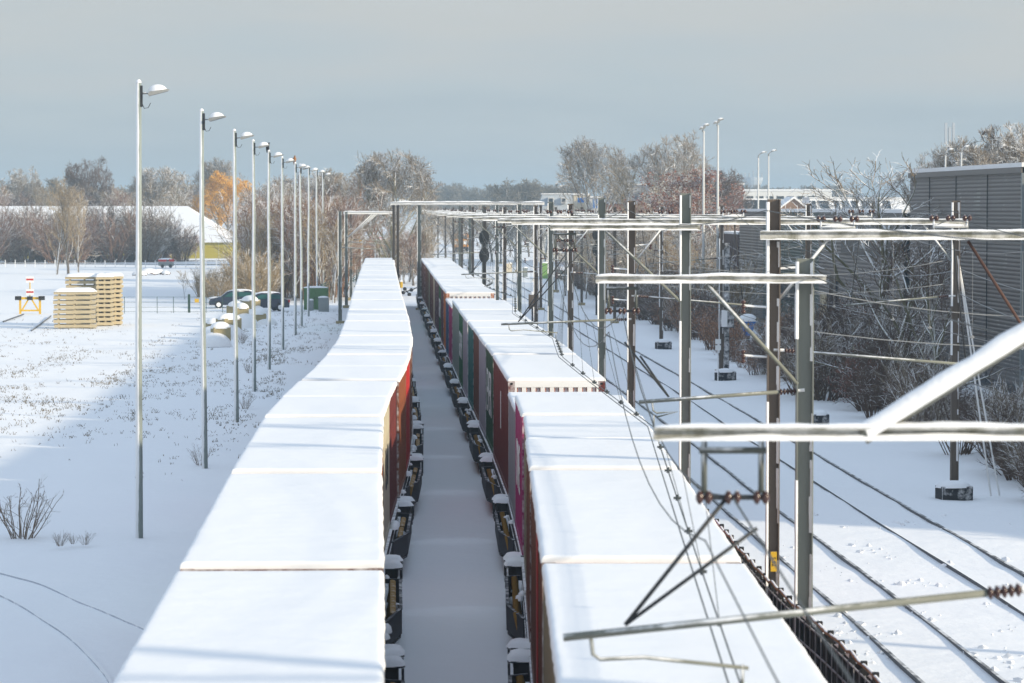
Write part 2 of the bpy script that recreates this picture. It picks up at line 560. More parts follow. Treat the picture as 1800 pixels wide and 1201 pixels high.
def cmat(name, c, k=.5, am=.85):
    return paint('container_' + name, c, tuple(x * k + .012 for x in c), rough=.55, nscale=1.3, stretch=(1.5, 1.5, .22), amount=am, snow=(-.1, -.75, .65), thr=.80, soft=.1, nsnow=.28, sscale=5)
CM = {
    'dark red': cmat('dark_red', (.17, .030, .025)), 'brown': cmat('brown', (.19, .065, .035)), 'rust': cmat('rust', (.29, .085, .03)),
    'red': cmat('red', (.50, .022, .02)), 'green': cmat('green', (.008, .14, .04)), 'dark green': cmat('dark_green', (.012, .085, .035)),
    'teal': cmat('teal', (.01, .17, .16)), 'blue': cmat('blue', (.012, .10, .26)), 'magenta': cmat('magenta', (.42, .018, .16)),
    'lavender grey': cmat('lavender_grey', (.36, .34, .40), .8), 'tan grey': cmat('tan_grey', (.31, .31, .25), .75), 'cream': cmat('cream', (.52, .47, .34), .75),
    'orange': cmat('orange', (.60, .16, .025)), 'purple brown': cmat('purple_brown', (.12, .045, .065)), 'tan': cmat('tan', (.27, .23, .15), .75),
    'grey': cmat('grey', (.30, .29, .31), .75)}
MAT['container_end_snow'] = paint('container_end_snow_plastered', (.34, .09, .03), (.25, .06, .025), rough=.6, nscale=3, snow=(0, -.95, .3), thr=.55, soft=.12, nsnow=.16, sscale=7)
MAT['casting'] = paint('casting_hole_shade', (.012, .012, .012), (.02, .018, .016), rough=.7)  # flat black discs painted in for the shade inside the holes
MAT['wagon'] = paint('wagon_frame_black', (.032, .034, .042), (.055, .04, .034), rough=.7, nscale=4, snow=(0, -.3, .95), thr=.86, nsnow=.35, sscale=4)

MAT['wagon_dark'] = paint('wagon_side_pocket', (.035, .042, .055), (.05, .035, .03), rough=.65, nscale=3, snow=(0, -.3, .95), thr=1.05, nsnow=.45, sscale=3)

CACHE = {}
def side_mesh(L, H):
    k = ('s', L, H)
    if k in CACHE:
        return CACHE[k]
    m = MB()
    y0, y1, z0, z1 = -L / 2 + .13, L / 2 - .13, .14, H - .07
    n = round((y1 - y0) / .278)
    p = (y1 - y0) / n
    pts = [(0.0, y0)]
    for i in range(n):
        a = y0 + i * p
        pts += [(0.0, a + .25 * p), (-.04, a + .5 * p), (-.04, a + .75 * p), (0.0, a + p)]
    vs = []
    for x, y in pts:
        vs += [(x, y, z0), (x, y, z1)]
    m.add(vs, [(2 * i, 2 * i + 2, 2 * i + 3, 2 * i + 1) for i in range(len(pts) - 1)])
    m.box(-.11, y0, z1, 0.012, y1, H)              # top rail
    m.box(-.11, y0, 0, 0.012, y1, z0)              # bottom rail
    CACHE[k] = m.mesh('side_wall', False)
    return CACHE[k]

def frame_mesh(L, H):
    k = ('f', L, H)
    if k in CACHE:
        return CACHE[k]
    m = MB()
    for sx in (-1, 1):
        for sy in (-1, 1):
            xa, xb = sorted((sx * 1.06, sx * 1.222))
            ya, yb = sorted((sy * (L / 2 - .128), sy * (L / 2 - .004)))
            m.box(xa, ya, 0, xb, yb, H - .001)
            xa, xb = sorted((sx * 1.055, sx * 1.228))
            ya, yb = sorted((sy * (L / 2 - .17), sy * (L / 2 + .002)))
            m.box(xa, ya, H - .118, xb, yb, H + .004)
            m.box(xa, ya, -.004, xb, yb, .118)
    m.box(-1.10, -L / 2 + .13, H - .06, 1.10, L / 2 - .13, H - .03)        # roof sheet
    m.box(-1.10, -L / 2 + .13, .02, 1.10, L / 2 - .13, .06)
    CACHE[k] = m.mesh('frame', False)
    return CACHE[k]

def end_mesh(H):
    k = ('e', H)
    if k in CACHE:
        return CACHE[k]
    m = MB()
    m.box(-1.06, -.055, .13, 1.06, -.035, H - .12)       # back of the recesses
    m.box(-1.06, -.118, H - .15, 1.06, -.056, H - .002)  # header
    m.box(-1.06, -.118, 0, 1.06, -.056, .14)
    n = 9
    p = 2.12 / n
    for i in range(n + 1):
        xa = -1.06 + i * p - .055
        xb = xa + .11
        xa, xb = max(xa, -1.059), min(xb, 1.059)
        m.prism([(xa - .02 if i else xa, -.056), (xa, -.112), (xb, -.112), (xb + .02 if i < n else xb, -.056)], 'z', .141, H - .151)
    CACHE[k] = m.mesh('end_wall')
    return CACHE[k]

def casting_mesh():
    if 'cast' not in CACHE:
        m = MB()
        m.lathe([(.036, 0), (.036, .012)], 12, axis='y')
        CACHE['cast'] = m.mesh('casting_hole_disc')
    return CACHE['cast']

def snow_mesh(L, var):
    k = ('sn', L, var)
    if k in CACHE:
        return CACHE[k]
    edge = [0, .006, .016, .03, .05, .08, .13, .2]
    m = MB()
    hx, hy = 1.238, L / 2 - .03
    def axis(h, step):
        inner = [-h + q for q in edge]
        n = int((2 * h - .4) / step)
        mid = [-h + .2 + (2 * h - .4) * q / n for q in range(1, n)]
        return inner + mid + [-q for q in reversed(inner)]
    X, Y = axis(hx, .14), axis(hy, .2)
    nx, ny = len(X) - 1, len(Y) - 1
    sd_ = var * 13.7
    for y in Y:
        for x in X:
            e = min(hx - abs(x), hy - abs(y))
            wob = .022 * mnoise.noise(Vector((sd_, y * 1.3, 2 + x))) if hx - abs(x) < .3 else 0
            wob2 = .022 * mnoise.noise(Vector((x * 1.5, sd_, 7 + y))) if hy - abs(y) < .3 else 0
            h = .085 * (1 - math.exp(-e / .014))
            h += (.010 * mnoise.noise(Vector((x * .6, y * .45, sd_))) + .006 * mnoise.noise(Vector((x * 2.2, y * 1.7, sd_ + 3))) + .004 * math.sin(y * 2 * PI / .62 + mnoise.noise(Vector((x, y * .4, sd_))) * 2)) * min(1, e / .12)
            m.v.append((x + math.copysign(wob, x), y + math.copysign(wob2, y), max(h, -.004) if e > .001 else -.006))
    for j in range(ny):
        for i in range(nx):
            a = j * (nx + 1) + i
            m.f.append((a, a + 1, a + nx + 2, a + nx + 1))
    CACHE[k] = m.mesh('snow_cover', False, True)
    return CACHE[k]

def text_mesh(s, size, name='lettering'):
    cu_ = bpy.data.curves.new('t', 'FONT')
    cu_.body = s
    cu_.size = size
    cu_.extrude = .004
    cu_.align_x = 'CENTER'
    cu_.align_y = 'CENTER'
    o = bpy.data.objects.new('t', cu_)
    C.objects.link(o)
    bpy.context.view_layer.update()
    me = bpy.data.meshes.new_from_object(o)
    me.name = name
    bpy.data.objects.remove(o)
    return me

CNT = [0]
def container(loc, rz, L, H, colour, label, group, end=None, text=None, side=-1, tcol='white', bands=()):
    CNT[0] += 1
    t = thing('shipping_container', loc, rz, label, 'container', group)
    m = CM[colour]
    for s in (-1, 1):
        o = inst('side_wall', side_mesh(L, H), m, t, (s * 1.219, 0, 0), PI if s < 0 else 0)
    inst('frame', frame_mesh(L, H), m, t)
    inst('end_wall', end_mesh(H), end or m, t, (0, -L / 2 + .118, 0))
    inst('end_wall', end_mesh(H), m, t, (0, L / 2 - .118, 0), PI)
    inst('snow_cover', snow_mesh(L, CNT[0] % 3), 'roof_snow', t, (0, 0, H + .002))
    if loc[1] < 120:
        for s in (-1, 1):
            inst('hole_shade_disc', casting_mesh(), 'casting', t, (s * 1.14, -L / 2 - .012, H - .06), 0, (1, 1, .8))
    for (ya, yb, za, zb_, mm) in bands:
        xa, xb = sorted((side * 1.221, side * 1.232))
        MB().box(xa, ya, za, xb, yb, zb_).build('side_band', mm, t)
    if text:
        me = text_mesh(*text)
        o = inst('lettering', me, tcol, t, (side * 1.236, 0, H * .54))
        o.rotation_euler = (PI / 2, 0, -PI / 2 if side < 0 else PI / 2)
    return t

# a wagon platform
def wagon_proto():
    t = thing('container_wagon', (0, 0, 0), 0, 'black container wagon', 'wagon', None)
    m = MB()
    for s in (-1, 1):
        xa, xb = sorted((s * 1.02, s * 1.27))
        m.box(xa, -6.15, .90, xb, 6.15, DECK - .005)
    for y in (-6.1, -4.4, -2.2, 0, 2.2, 4.4, 6.0):
        m.box(-1.02, y - .09, .86, 1.02, y + .09, DECK - .03)
    m.box(-.25, -6.38, .80, .25, 6.38, DECK - .06)
    m.build('frame', 'wagon', t)
    for s in (-1, 1):
        m = MB()
        xa, xb = sorted((s * 1.20, s * 1.285))
        m.prism([(-4.15, .898), (-2.95, .38), (2.95, .38), (4.15, .898)], 'x', xa, xb)
        xa, xb = sorted((s * 1.17, s * 1.34))
        m.box(xa, -2.95, .34, xb, 2.95, .378)
        m.bar((s * 1.255, -4.2, .88), (s * 1.255, -2.97, .355), .17, .04)
        m.bar((s * 1.255, 4.2, .88), (s * 1.255, 2.97, .355), .17, .04)
        m.build('side_truss', 'wagon', t)
    step = MB()
    step.prism([(-.30, -.36), (.22, -.36), (.30, -.26), (.30, .26), (.22, .36), (-.30, .36)], 'z', -.03, 0)
    for y in (-.33, .33):
        step.bar((.27, y, -.03), (.27, y, -.46), .035, .035)
    step.bar((.27, -.33, -.44), (.27, .33, -.44), .035, .035)
    step.box(-.3, -.30, -.55, .10, .30, -.031)
    step.box(.10, -.22, -.34, .20, .22, -.031)
    sme = step.mesh('end_step')
    ss = MB()
    nx, ny = 8, 9
    for j in range(ny + 1):
        for i in range(nx + 1):
            u, v = 2 * i / nx - 1, 2 * j / ny - 1
            r = max(abs(u), abs(v))
            c = 1 - .13 * (abs(u * v)) ** 2
            h = .10 * (1 - r ** 5) + .02 * mnoise.noise(Vector((u * 2, v * 2, 3)))
            ss.v.append((u * .315 * c, v * .375 * c, h if r < 1 else -.01))
    for j in range(ny):
        for i in range(nx):
            a = j * (nx + 1) + i
            ss.f.append((a, a + 1, a + nx + 2, a + nx + 1))
    snm = ss.mesh('snow', False, True)
    for s in (-1, 1):
        for y in (-5.86, 5.76):
            o = inst('end_step', sme, 'wagon', t, (s * 1.32, y, 1.06), 0 if s > 0 else PI)
            inst('snow', snm, 'snow', o, (0, 0, .001))
    # bogie at the near end
    b = MB()
    for s in (-1, 1):
        xa, xb = sorted((s * .98, s * 1.12))
        b.prism([(-1.35, .50), (-1.2, .68), (1.2, .68), (1.35, .50), (1.2, .42), (.3, .34), (-.3, .34), (-1.2, .42)], 'x', xa, xb)
        for y in (-.9, .9):
            xa, xb = sorted((s * 1.121, s * 1.24))
            b.box(xa, y - .16, .34, xb, y + .16, .62)
    b.box(-.97, -.2, .45, .97, .2, .78)
    for y in (-.9, .9):
        b.tube([(-.7, y, .46), (.7, y, .46)], .08, 8)
    bo = b.build('bogie', 'wagon', t, loc=(0, -6.42, 0))
    wm = MB().lathe([(.06, -.07), (.40, -.065), (.46, -.05), (.46, .05), (.49, .055), (.49, .075), (.1, .08)], 20, axis='x').mesh('wheel')
    for s in (-1, 1):
        for y in (-.9, .9):
            inst('wheel', wm, 'dark_steel', bo, (s * .75, y, .49), PI if s > 0 else 0)
    sp = MB()
    for k in range(4):
        y = -.42 + k * .28
        sp.tube([(0, y, 0), (.07, y - .12, .30)], .06, 8)
    spm = sp.mesh('spring')
    for s in (-1, 1):
        for y in (-1.3, -.15, 1.0):
            inst('spring', spm, 'yellow_spring', bo, (s * 1.17 - (.0 if s > 0 else .07), y + .25, .44))
    # side pockets hung outside the sills
    for s in (-1, 1):
        g = MB()
        ol = [(1.29, 4.9), (1.58, 4.75), (1.58, .4), (1.29, -1.5)]
        for i in range(3):
            (xa, ya), (xb, yb) = ol[i], ol[i + 1]
            g.bar((s * xa, ya, .68), (s * xb, yb, .66), .04, .46)
            g.bar((s * xa, ya, .905), (s * xb, yb, .905), .06, .03)
        g.prism([(s * a_, b_) for a_, b_ in ol], 'z', .36, .395)
        g.build('side_pocket', 'wagon_dark', t)
        for k in range(7):
            inst('spring', spm, 'yellow_spring', t, (s * (1.36 - (0 if s > 0 else .0)), 4.1 - k * .75, .62), 0 if s > 0 else PI)
    rs_ = random.Random(77)
    for s in (-1, 1):
        for q in range(9):
            y = rs_.uniform(-5.2, 5.0)
            r = rs_.uniform(.10, .26)
            m = MB()
            n_ = 10
            m.v.append((0, 0, r * .55))
            for i in range(1, 4):
                for j in range(n_):
                    a = PI / 2 * i / 3
                    f = 1 + .3 * mnoise.noise(Vector((math.cos(6.28 * j / n_) * 1.4, math.sin(6.28 * j / n_) * 1.4, q + s * 5)))
                    m.v.append((r * .55 * math.sin(a) * math.cos(6.2832 * j / n_) * f, r * 1.3 * math.sin(a) * math.sin(6.2832 * j / n_) * f, r * .55 * math.cos(a)))
            for j in range(n_):
                m.f.append((0, 1 + j, 1 + (j + 1) % n_))
            for i in range(2):
                for j in range(n_):
                    a, b_ = 1 + i * n_ + j, 1 + i * n_ + (j + 1) % n_
                    m.f.append((a, a + n_, b_ + n_, b_))
            zz = rs_.choice((.40, .62, .90, 1.1))
            m.build('snow_clump', 'snow', t, True, loc=(s * (1.30 if zz > 1 else rs_.uniform(1.34, 1.5)), y, zz))
    return t

wag0 = wagon_proto()
first_wagon = True

def seg(tab, y0, y1):
    a, b = Vector((interp(tab, y0), y0)), Vector((interp(tab, y1), y1))
    return (a + b) / 2, -math.atan2(b.x - a.x, b.y - a.y)

def train(tab, start, pitch, items, side_word, colw):
    """items: one entry per platform: list of (length, height, colour, extra dict)."""
    global first_wagon
    n20 = [0]
    for k, its in enumerate(items):
        y0 = start + pitch * k
        c, rz = seg(tab, y0 - .33, y0 + 12.52)
        lab = 'black container wagon with snowy end steps, %s from the camera in the %s train' % (ORD[k], colw)
        if first_wagon:
            wag0.location = (c.x, c.y, 0)
            wag0.rotation_euler.z = rz
            wag0['label'] = lab
            wag0['group'] = 'container wagons'
            first_wagon = False
        else:
            cw = copy_thing(wag0, (c.x, c.y, 0), rz, lab, 'container wagons')
            for ch in list(cw.children):
                if ch.name.startswith(('spring', 'snow_clump')) and random.random() < .35:
                    bpy.data.objects.remove(ch)
                elif ch.name.startswith('end_step'):
                    ch.rotation_euler.x += random.uniform(-.05, .05)
                    ch.location.z += random.uniform(-.05, .03)
        y = y0
        for (L, H, col, ex) in its:
            cc, r2 = seg(tab, y, y + L)
            j = random.uniform(-.02, .02)
            n20[0] += 1
            lb = ex.pop('label', None) or '%s container with a snow covered roof, %s from the camera on the %s train' % (col, ORD[n20[0] - 1], colw)
            container((cc.x + j, cc.y, DECK), r2, L, H, col, lb, 'containers of the %s train' % colw, **ex)
            y += L + .07

HC, ST = 2.896, 2.591
def F(col, H=HC, **e):
    return [(12.19, H, col, e)]
def T(c1, c2, H1=HC, H2=HC, e1=None, e2=None):
    return [(6.06, H1, c1, e1 or {}), (6.06, H2, c2, e2 or {})]
SE = 'container_end_snow'
right_items = [
    F('tan', bands=((-4.6, -3.4, .2, 2.8, 'red'), (1.0, 1.4, .5, 2.2, 'red')), label='tan container with a red edge, nearest the camera on the right-hand train'),
    F('brown', bands=((-2.2, -1.2, .2, 2.8, 'red'),), end=SE, label='brown container with a red stripe, second snowy roof on the right-hand train'),
    T('brown', 'tan', e1={'end': SE}),
    T('magenta', 'grey', HC, ST, e1={'text': ('ONE', 1.5), 'label': 'short magenta container with tall white lettering on its side'}, e2={'label': 'lower grey container between the magenta one and the white ridged end wall'}),
    F('dark red', bands=((-.6, -.2, 1.3, 2.3, 'white'),), end=SE, label='dark red high container with a snow plastered ridged end wall'),
    T('dark green', 'lavender grey', e1={'text': ('EVER', 1.9), 'end': SE, 'label': 'dark green container with large white letters beside the dark red container'}, e2={'end': SE}),
    T('brown', 'teal'),
    T('lavender grey', 'green', e2={'text': ('GREEN', 1.5), 'label': 'bright green container with white lettering in the middle of the right-hand train'}),
    F('tan grey'),
    T('magenta', 'blue', ST, ST),
    T('orange', 'purple brown', e1={'end': SE, 'label': 'orange ended high container with a ridged snowy end, far along the train'}),
    T('green', 'purple brown', e1={'text': ('GREEN', 1.5)}), T('purple brown', 'cream'), T('brown', 'dark red'), T('tan', 'brown'), F('brown'), T('dark red', 'brown'), F('brown'),
]
train(RTAB, 23.85, 12.85, right_items, 'right', 'right-hand')
left_items = [
    F('rust', label='rust edged container under smooth snow, nearest the camera on the left-hand train'), F('brown'), F('rust'),
    T('cream', 'dark red', e1={'label': 'cream container with dark lettering on the left-hand train', 'text': ('CAI', 1.3), 'side': 1, 'tcol': 'dark_steel'}),
    T('rust', 'red', e2={'label': 'bright red container catching the sun on the left-hand train'}),
    T('brown', 'rust'), F('dark red'), T('rust', 'brown'), F('blue'), F('brown'), T('grey', 'rust'), F('dark red'), F('rust'), F('brown'), F('green'), F('rust'), F('brown'), F('dark red'),
]
train(LTAB, 23.15, 12.95, left_items, 'left', 'left-hand')

# tracks: rails are long prisms that follow the alignment
def rail_mesh(pts, w=.07, z0=-.12, z1=.045):
    m = MB()
    vs, fs = [], []
    n = len(pts)
    for i, p in enumerate(pts):
        d = Vector(pts[min(i + 1, n - 1)]) - Vector(pts[max(i - 1, 0)])
        d = Vector((d.x, d.y, 0)).normalized()
        s = Vector((d.y, -d.x, 0)) * w / 2
        P = Vector((p[0], p[1], 0))
        for q, z in ((P - s, z0), (P + s, z0), (P + s, z1), (P - s, z1)):
            vs.append((q.x, q.y, z))
    for i in range(n - 1):
        for j in range(4):
            j2 = (j + 1) % 4
            fs.append((i * 4 + j, i * 4 + j2, i * 4 + 4 + j2, i * 4 + 4 + j))
    m.add(vs, fs)
    return m

def track(tab_l, tab_r, y0, y1, label, m1='rail', m2='rail', z1=.045):
    t = thing('railway_track', (0, 0, 0), 0, label, 'railway track', 'railway tracks')
    t['kind'] = 'structure'
    for tb, mm in ((tab_l, m1), (tab_r, m2)):
        pts = []
        y = y0
        while y <= y1:
            pts.append((interp(tb, y), y))
            y += 1.5
        rail_mesh(pts, z1=z1).build('rail', mm, t)
    return t

def off(tab, d):
    return [(y, x + d) for y, x in tab]

def rail_tab(px):
    t = sorted((ground(x, y).y, ground(x, y).x) for x, y in px)
    ye, xe = t[-1]
    return t + [(ye + 60, xe - .0385 * 60), (ye + 400, xe - .0385 * 400)]

RA = rail_tab([(1618, 1200), (1471, 1069), (1431, 1035.6), (1346.7, 960), (1271, 895.6), (1218, 846.7)])
RB = rail_tab([(1765, 1200), (1573, 1051), (1431, 944), (1369, 900), (1262, 815.6), (1195.6, 764.4), (1124, 711)])
RC = rail_tab([(1800, 1080), (1729, 1033), (1555.6, 926.7), (1431, 846.7), (1306.7, 766.7), (1195.6, 693), (1124, 649)])
RD = rail_tab([(1800, 1011), (1564, 875.6), (1431, 797.8), (1351, 751), (1195.6, 662), (1066.7, 588.9)])
track(off(LTAB, -.75), off(LTAB, .75), 12, 300, 'snowed-in track under the left-hand container train', 'rail_snowed', 'rail_snowed')
track(off(RTAB, -.75), off(RTAB, .75), 12, 300, 'snowed-in track under the right-hand container train', 'rail_snowed', 'rail_snowed')
track(RA, RB, 40, 400, 'track with two clear dark rails beside the black fence')
track(RC, RD, 45, 400, 'outer track with one snow filled rail beside the bushes', 'rail_snowed', 'rail')
# curved siding in the near left corner
cur1 = [ground(*p) for p in ((-60, 990), (0, 1003), (60, 1019), (130, 1047), (190, 1070), (250, 1098), (300, 1130), (340, 1165), (370, 1200), (390, 1240))]
cur2 = [ground(*p) for p in ((-60, 1024), (0, 1045), (50, 1068), (100, 1099), (145, 1137), (175, 1170), (193, 1192), (205, 1225), (215, 1260))]
t = thing('railway_track', (0, 0, 0), 0, 'curving siding almost buried in snow in the near corner', 'railway track', 'railway tracks')
t['kind'] = 'structure'
for cc in (cur1, cur2):
    pts = []
    for i in range(len(cc) - 1):
        for k in range(6):
            pts.append(tuple(cc[i].lerp(cc[i + 1], k / 6))[:2])
    sm = pts[:]
    for _ in range(6):
        sm = [sm[0]] + [((sm[i - 1][0] + sm[i][0] * 2 + sm[i + 1][0]) / 4, (sm[i - 1][1] + sm[i][1] * 2 + sm[i + 1][1]) / 4) for i in range(1, len(sm) - 1)] + [sm[-1]]
    m = rail_mesh(sm, .07, -.1, 0)
    o = m.build('rail', 'rail_buried', t)
    for v in o.data.vertices:
        v.co.z += gz(v.co.x, v.co.y) + .035
# ------------------------------------------------------------------ overhead line: masts, beams, insulators, wires
def beam(m, x0, x1, z, h=.18, d=.16, y=0):
    t = .018
    m.box(x0, y - d / 2, z + h / 2 - t, x1, y + d / 2, z + h / 2)
    m.box(x0, y - d / 2, z - h / 2, x1, y + d / 2, z - h / 2 + t)
    m.box(x0 + .002, y - t / 2, z - h / 2 + t, x1 - .002, y + t / 2, z + h / 2 - t)
    return m

def lump(x0, x1, z, h, wdt, seed, y=0, step=.12):
    """A soft ridge of snow lying along a beam."""
    m = MB()
    n = max(4, int((x1 - x0) / step))
    k = 7
    for i in range(n + 1):
        x = x0 + (x1 - x0) * i / n
        hh = h * (.75 + .9 * mnoise.noise(Vector((x * 1.1, seed, .3))) + .35 * mnoise.noise(Vector((x * 4, seed, 2))))
        hh = max(hh, .012) * min(1, min(i, n - i) / 1.5 + .15)
        for j in range(k):
            a = PI * j / (k - 1)
            m.v.append((x, y - math.cos(a) * wdt / 2, z + math.sin(a) ** .7 * hh))
    for i in range(n):
        for j in range(k - 1):
            a = i * k + j
            m.f.append((a, a + k, a + k + 1, a + 1))
    return m

def sag(a, b, s, n=10):
    a, b = Vector(a), Vector(b)
    return [a.lerp(b, i / n) - Vector((0, 0, 4 * s * (i / n) * (1 - i / n))) for i in range(n + 1)]

def insul(m, p, q, n=4, r=.055):
    p, q = Vector(p), Vector(q)
    L = (q - p).length
    pts, rs = [], []
    for i in range(n):
        for f, k in ((.05, .35), (.35, 1), (.65, 1), (.95, .35)):
            pts.append(p.lerp(q, (i + f) / n))
            rs.append(r * k)
    return m.tube(pts, rs, 10)

MAT['hanger'] = paint('hanger_grey_green', (.11, .12, .105), (.06, .065, .06), rough=.6, snow=WIND, thr=.9, nsnow=.3)
def hang_frame(t, x, z, w=.46, h=.42):
    """U-frame under a beam with a row of insulators at its foot."""
    m = MB()
    m.bar((x - w / 2 - .04, 0, z - .07), (x + w / 2 + .04, 0, z - .07), .05, .05)
    for s in (-1, 1):
        m.tube([(x + s * w / 2, 0, z), (x + s * w / 2, 0, z - h)], .024, 8)
    m.build('hanger_frame', 'hanger', t, True)
    m = MB()
    m.tube([(x - w / 2 - .04, 0, z - h - .03), (x + w / 2 + .06, 0, z - h - .03)], .022, 8)
    m.build('hanger_rod', 'dark_steel', t)
    for k in (-1, 0, 1):
        insul(MB(), (x + k * w / 2 - .07, 0, z - h - .03), (x + k * w / 2 + .07, 0, z - h - .03), 2, .058).build('insulator', 'porcelain', t, True)

def top_frame(t, x, z):
    """Insulator cradle standing on top of a portal beam."""
    m = MB()
    for s in (-1, 1):
        m.tube([(x + s * .3, 0, z), (x + s * .3, 0, z + .2)], .022, 8)
    m.tube([(x - .32, 0, z + .06), (x + .32, 0, z + .06)], .022, 8)
    m.build('cradle', 'steel_grey', t, True)
    lump(x - .3, x + .3, z + .075, .05, .07, x).build('snow', 'snow', t, True)
    for k in (-1, 0, 1):
        insul(MB(), (x + k * .3 - .09, 0, z + .22), (x + k * .3 + .09, 0, z + .22), 2, .06).build('insulator', 'porcelain', t, True)

def registration(t, xi, zi, xr, xl, zl, zr, xw, xmast=None):
    """Registration tube from its mast (xr) to the left end (xl) with two stays up to (xi, zi) and a steady arm to the wire at xw."""
    k = .12 / max(.1, abs(xr - xl))
    def on(x):
        return zl + (zr - zl) * (x - xl) / (xr - xl)
    MB().tube([(xl, 0, zl), (xr - .42, 0, on(xr - .42))], .032, 8).build('registration_tube', 'tube_steel', t, True)
    insul(MB(), (xr - .42, 0, on(xr - .42)), (xr - .14, 0, on(xr - .14)), 5, .055).build('insulator', 'porcelain', t, True)
    m = MB()
    m.tube([(xr - .14, 0, on(xr - .14)), (xr if xmast is None else xmast, 0, on(xr))], .035, 8)
    m.build('mast_bracket', 'steel_grey', t)
    xs_ = xl + .5
    for dx, dz in ((-.06, -.02), (.2, -.25)):
        MB().tube([(xs_, 0, on(xs_) + .05), (xi + dx, 0, zi + dz)], .018, 6).build('stay_rod', 'dark_steel', t, True)
    m = MB()
    m.tube([(xl + .22, 0, on(xl + .22)), (xl + .24, 0, on(xl + .22) - .16), (xl + .3, 0, on(xl + .22) - .2), (xl + .65, 0, on(xl) - .16), (xw + .05, 0, on(xl) - .25)], .016, 6)
    m.tube([(xw - .0, 0, on(xl) - .22), (xw, 0, on(xl) - .42)], .014, 6)
    m.build('steady_arm', 'tube_steel', t, True)
    return (xw, on(xl) - .42)

def strips(m, x, z0, z1, w, d, seed):
    """Snow packed into the web of an H mast on the weather side, in broken patches."""
    z = z0
    rnd = random.Random(seed)
    while z < z1:
        L = rnd.uniform(.08, .5)
        if rnd.random() < .62:
            wd = rnd.uniform(.012, .05)
            m.prism([(x + w / 2 - .021, -d / 2 - .012), (x + w / 2 - .021 - wd, -d / 2 + .05), (x + w / 2 - .021 - wd * .4, -.011), (x + w / 2 - .021, -.011)], 'z', z, min(z + L, z1))
        z += L
    z = z0
    while z < z1:
        L = rnd.uniform(.3, 1.6)
        if rnd.random() < .9:
            e = rnd.uniform(.012, .03)
            m.prism([(x - w / 2 - e * .6, -d / 2 - e), (x - w / 2 + .024, -d / 2 - e * .6), (x - w / 2 + .022, -d / 2), (x - w / 2, -d / 2), (x - w / 2 - .003, d * .3), (x - w / 2 - e, d * .1)], 'z', z, min(z + L, z1))
        z += L
    return m

def mast(t, x, z1, w, d, m_, seed, name='mast', cap=True):
    MB().hsec(x, 0, -.2, z1, w, d, .02).build(name, m_, t)
    if seed is not None:
        strips(MB(), x, 1.0, z1 - .05, w, d, seed).build('snow', 'snow', t)
    m = MB()
    m.box(x - .3, -.3, -.2, x + .3, .3, .16)
    m.build('footing', 'concrete', t)

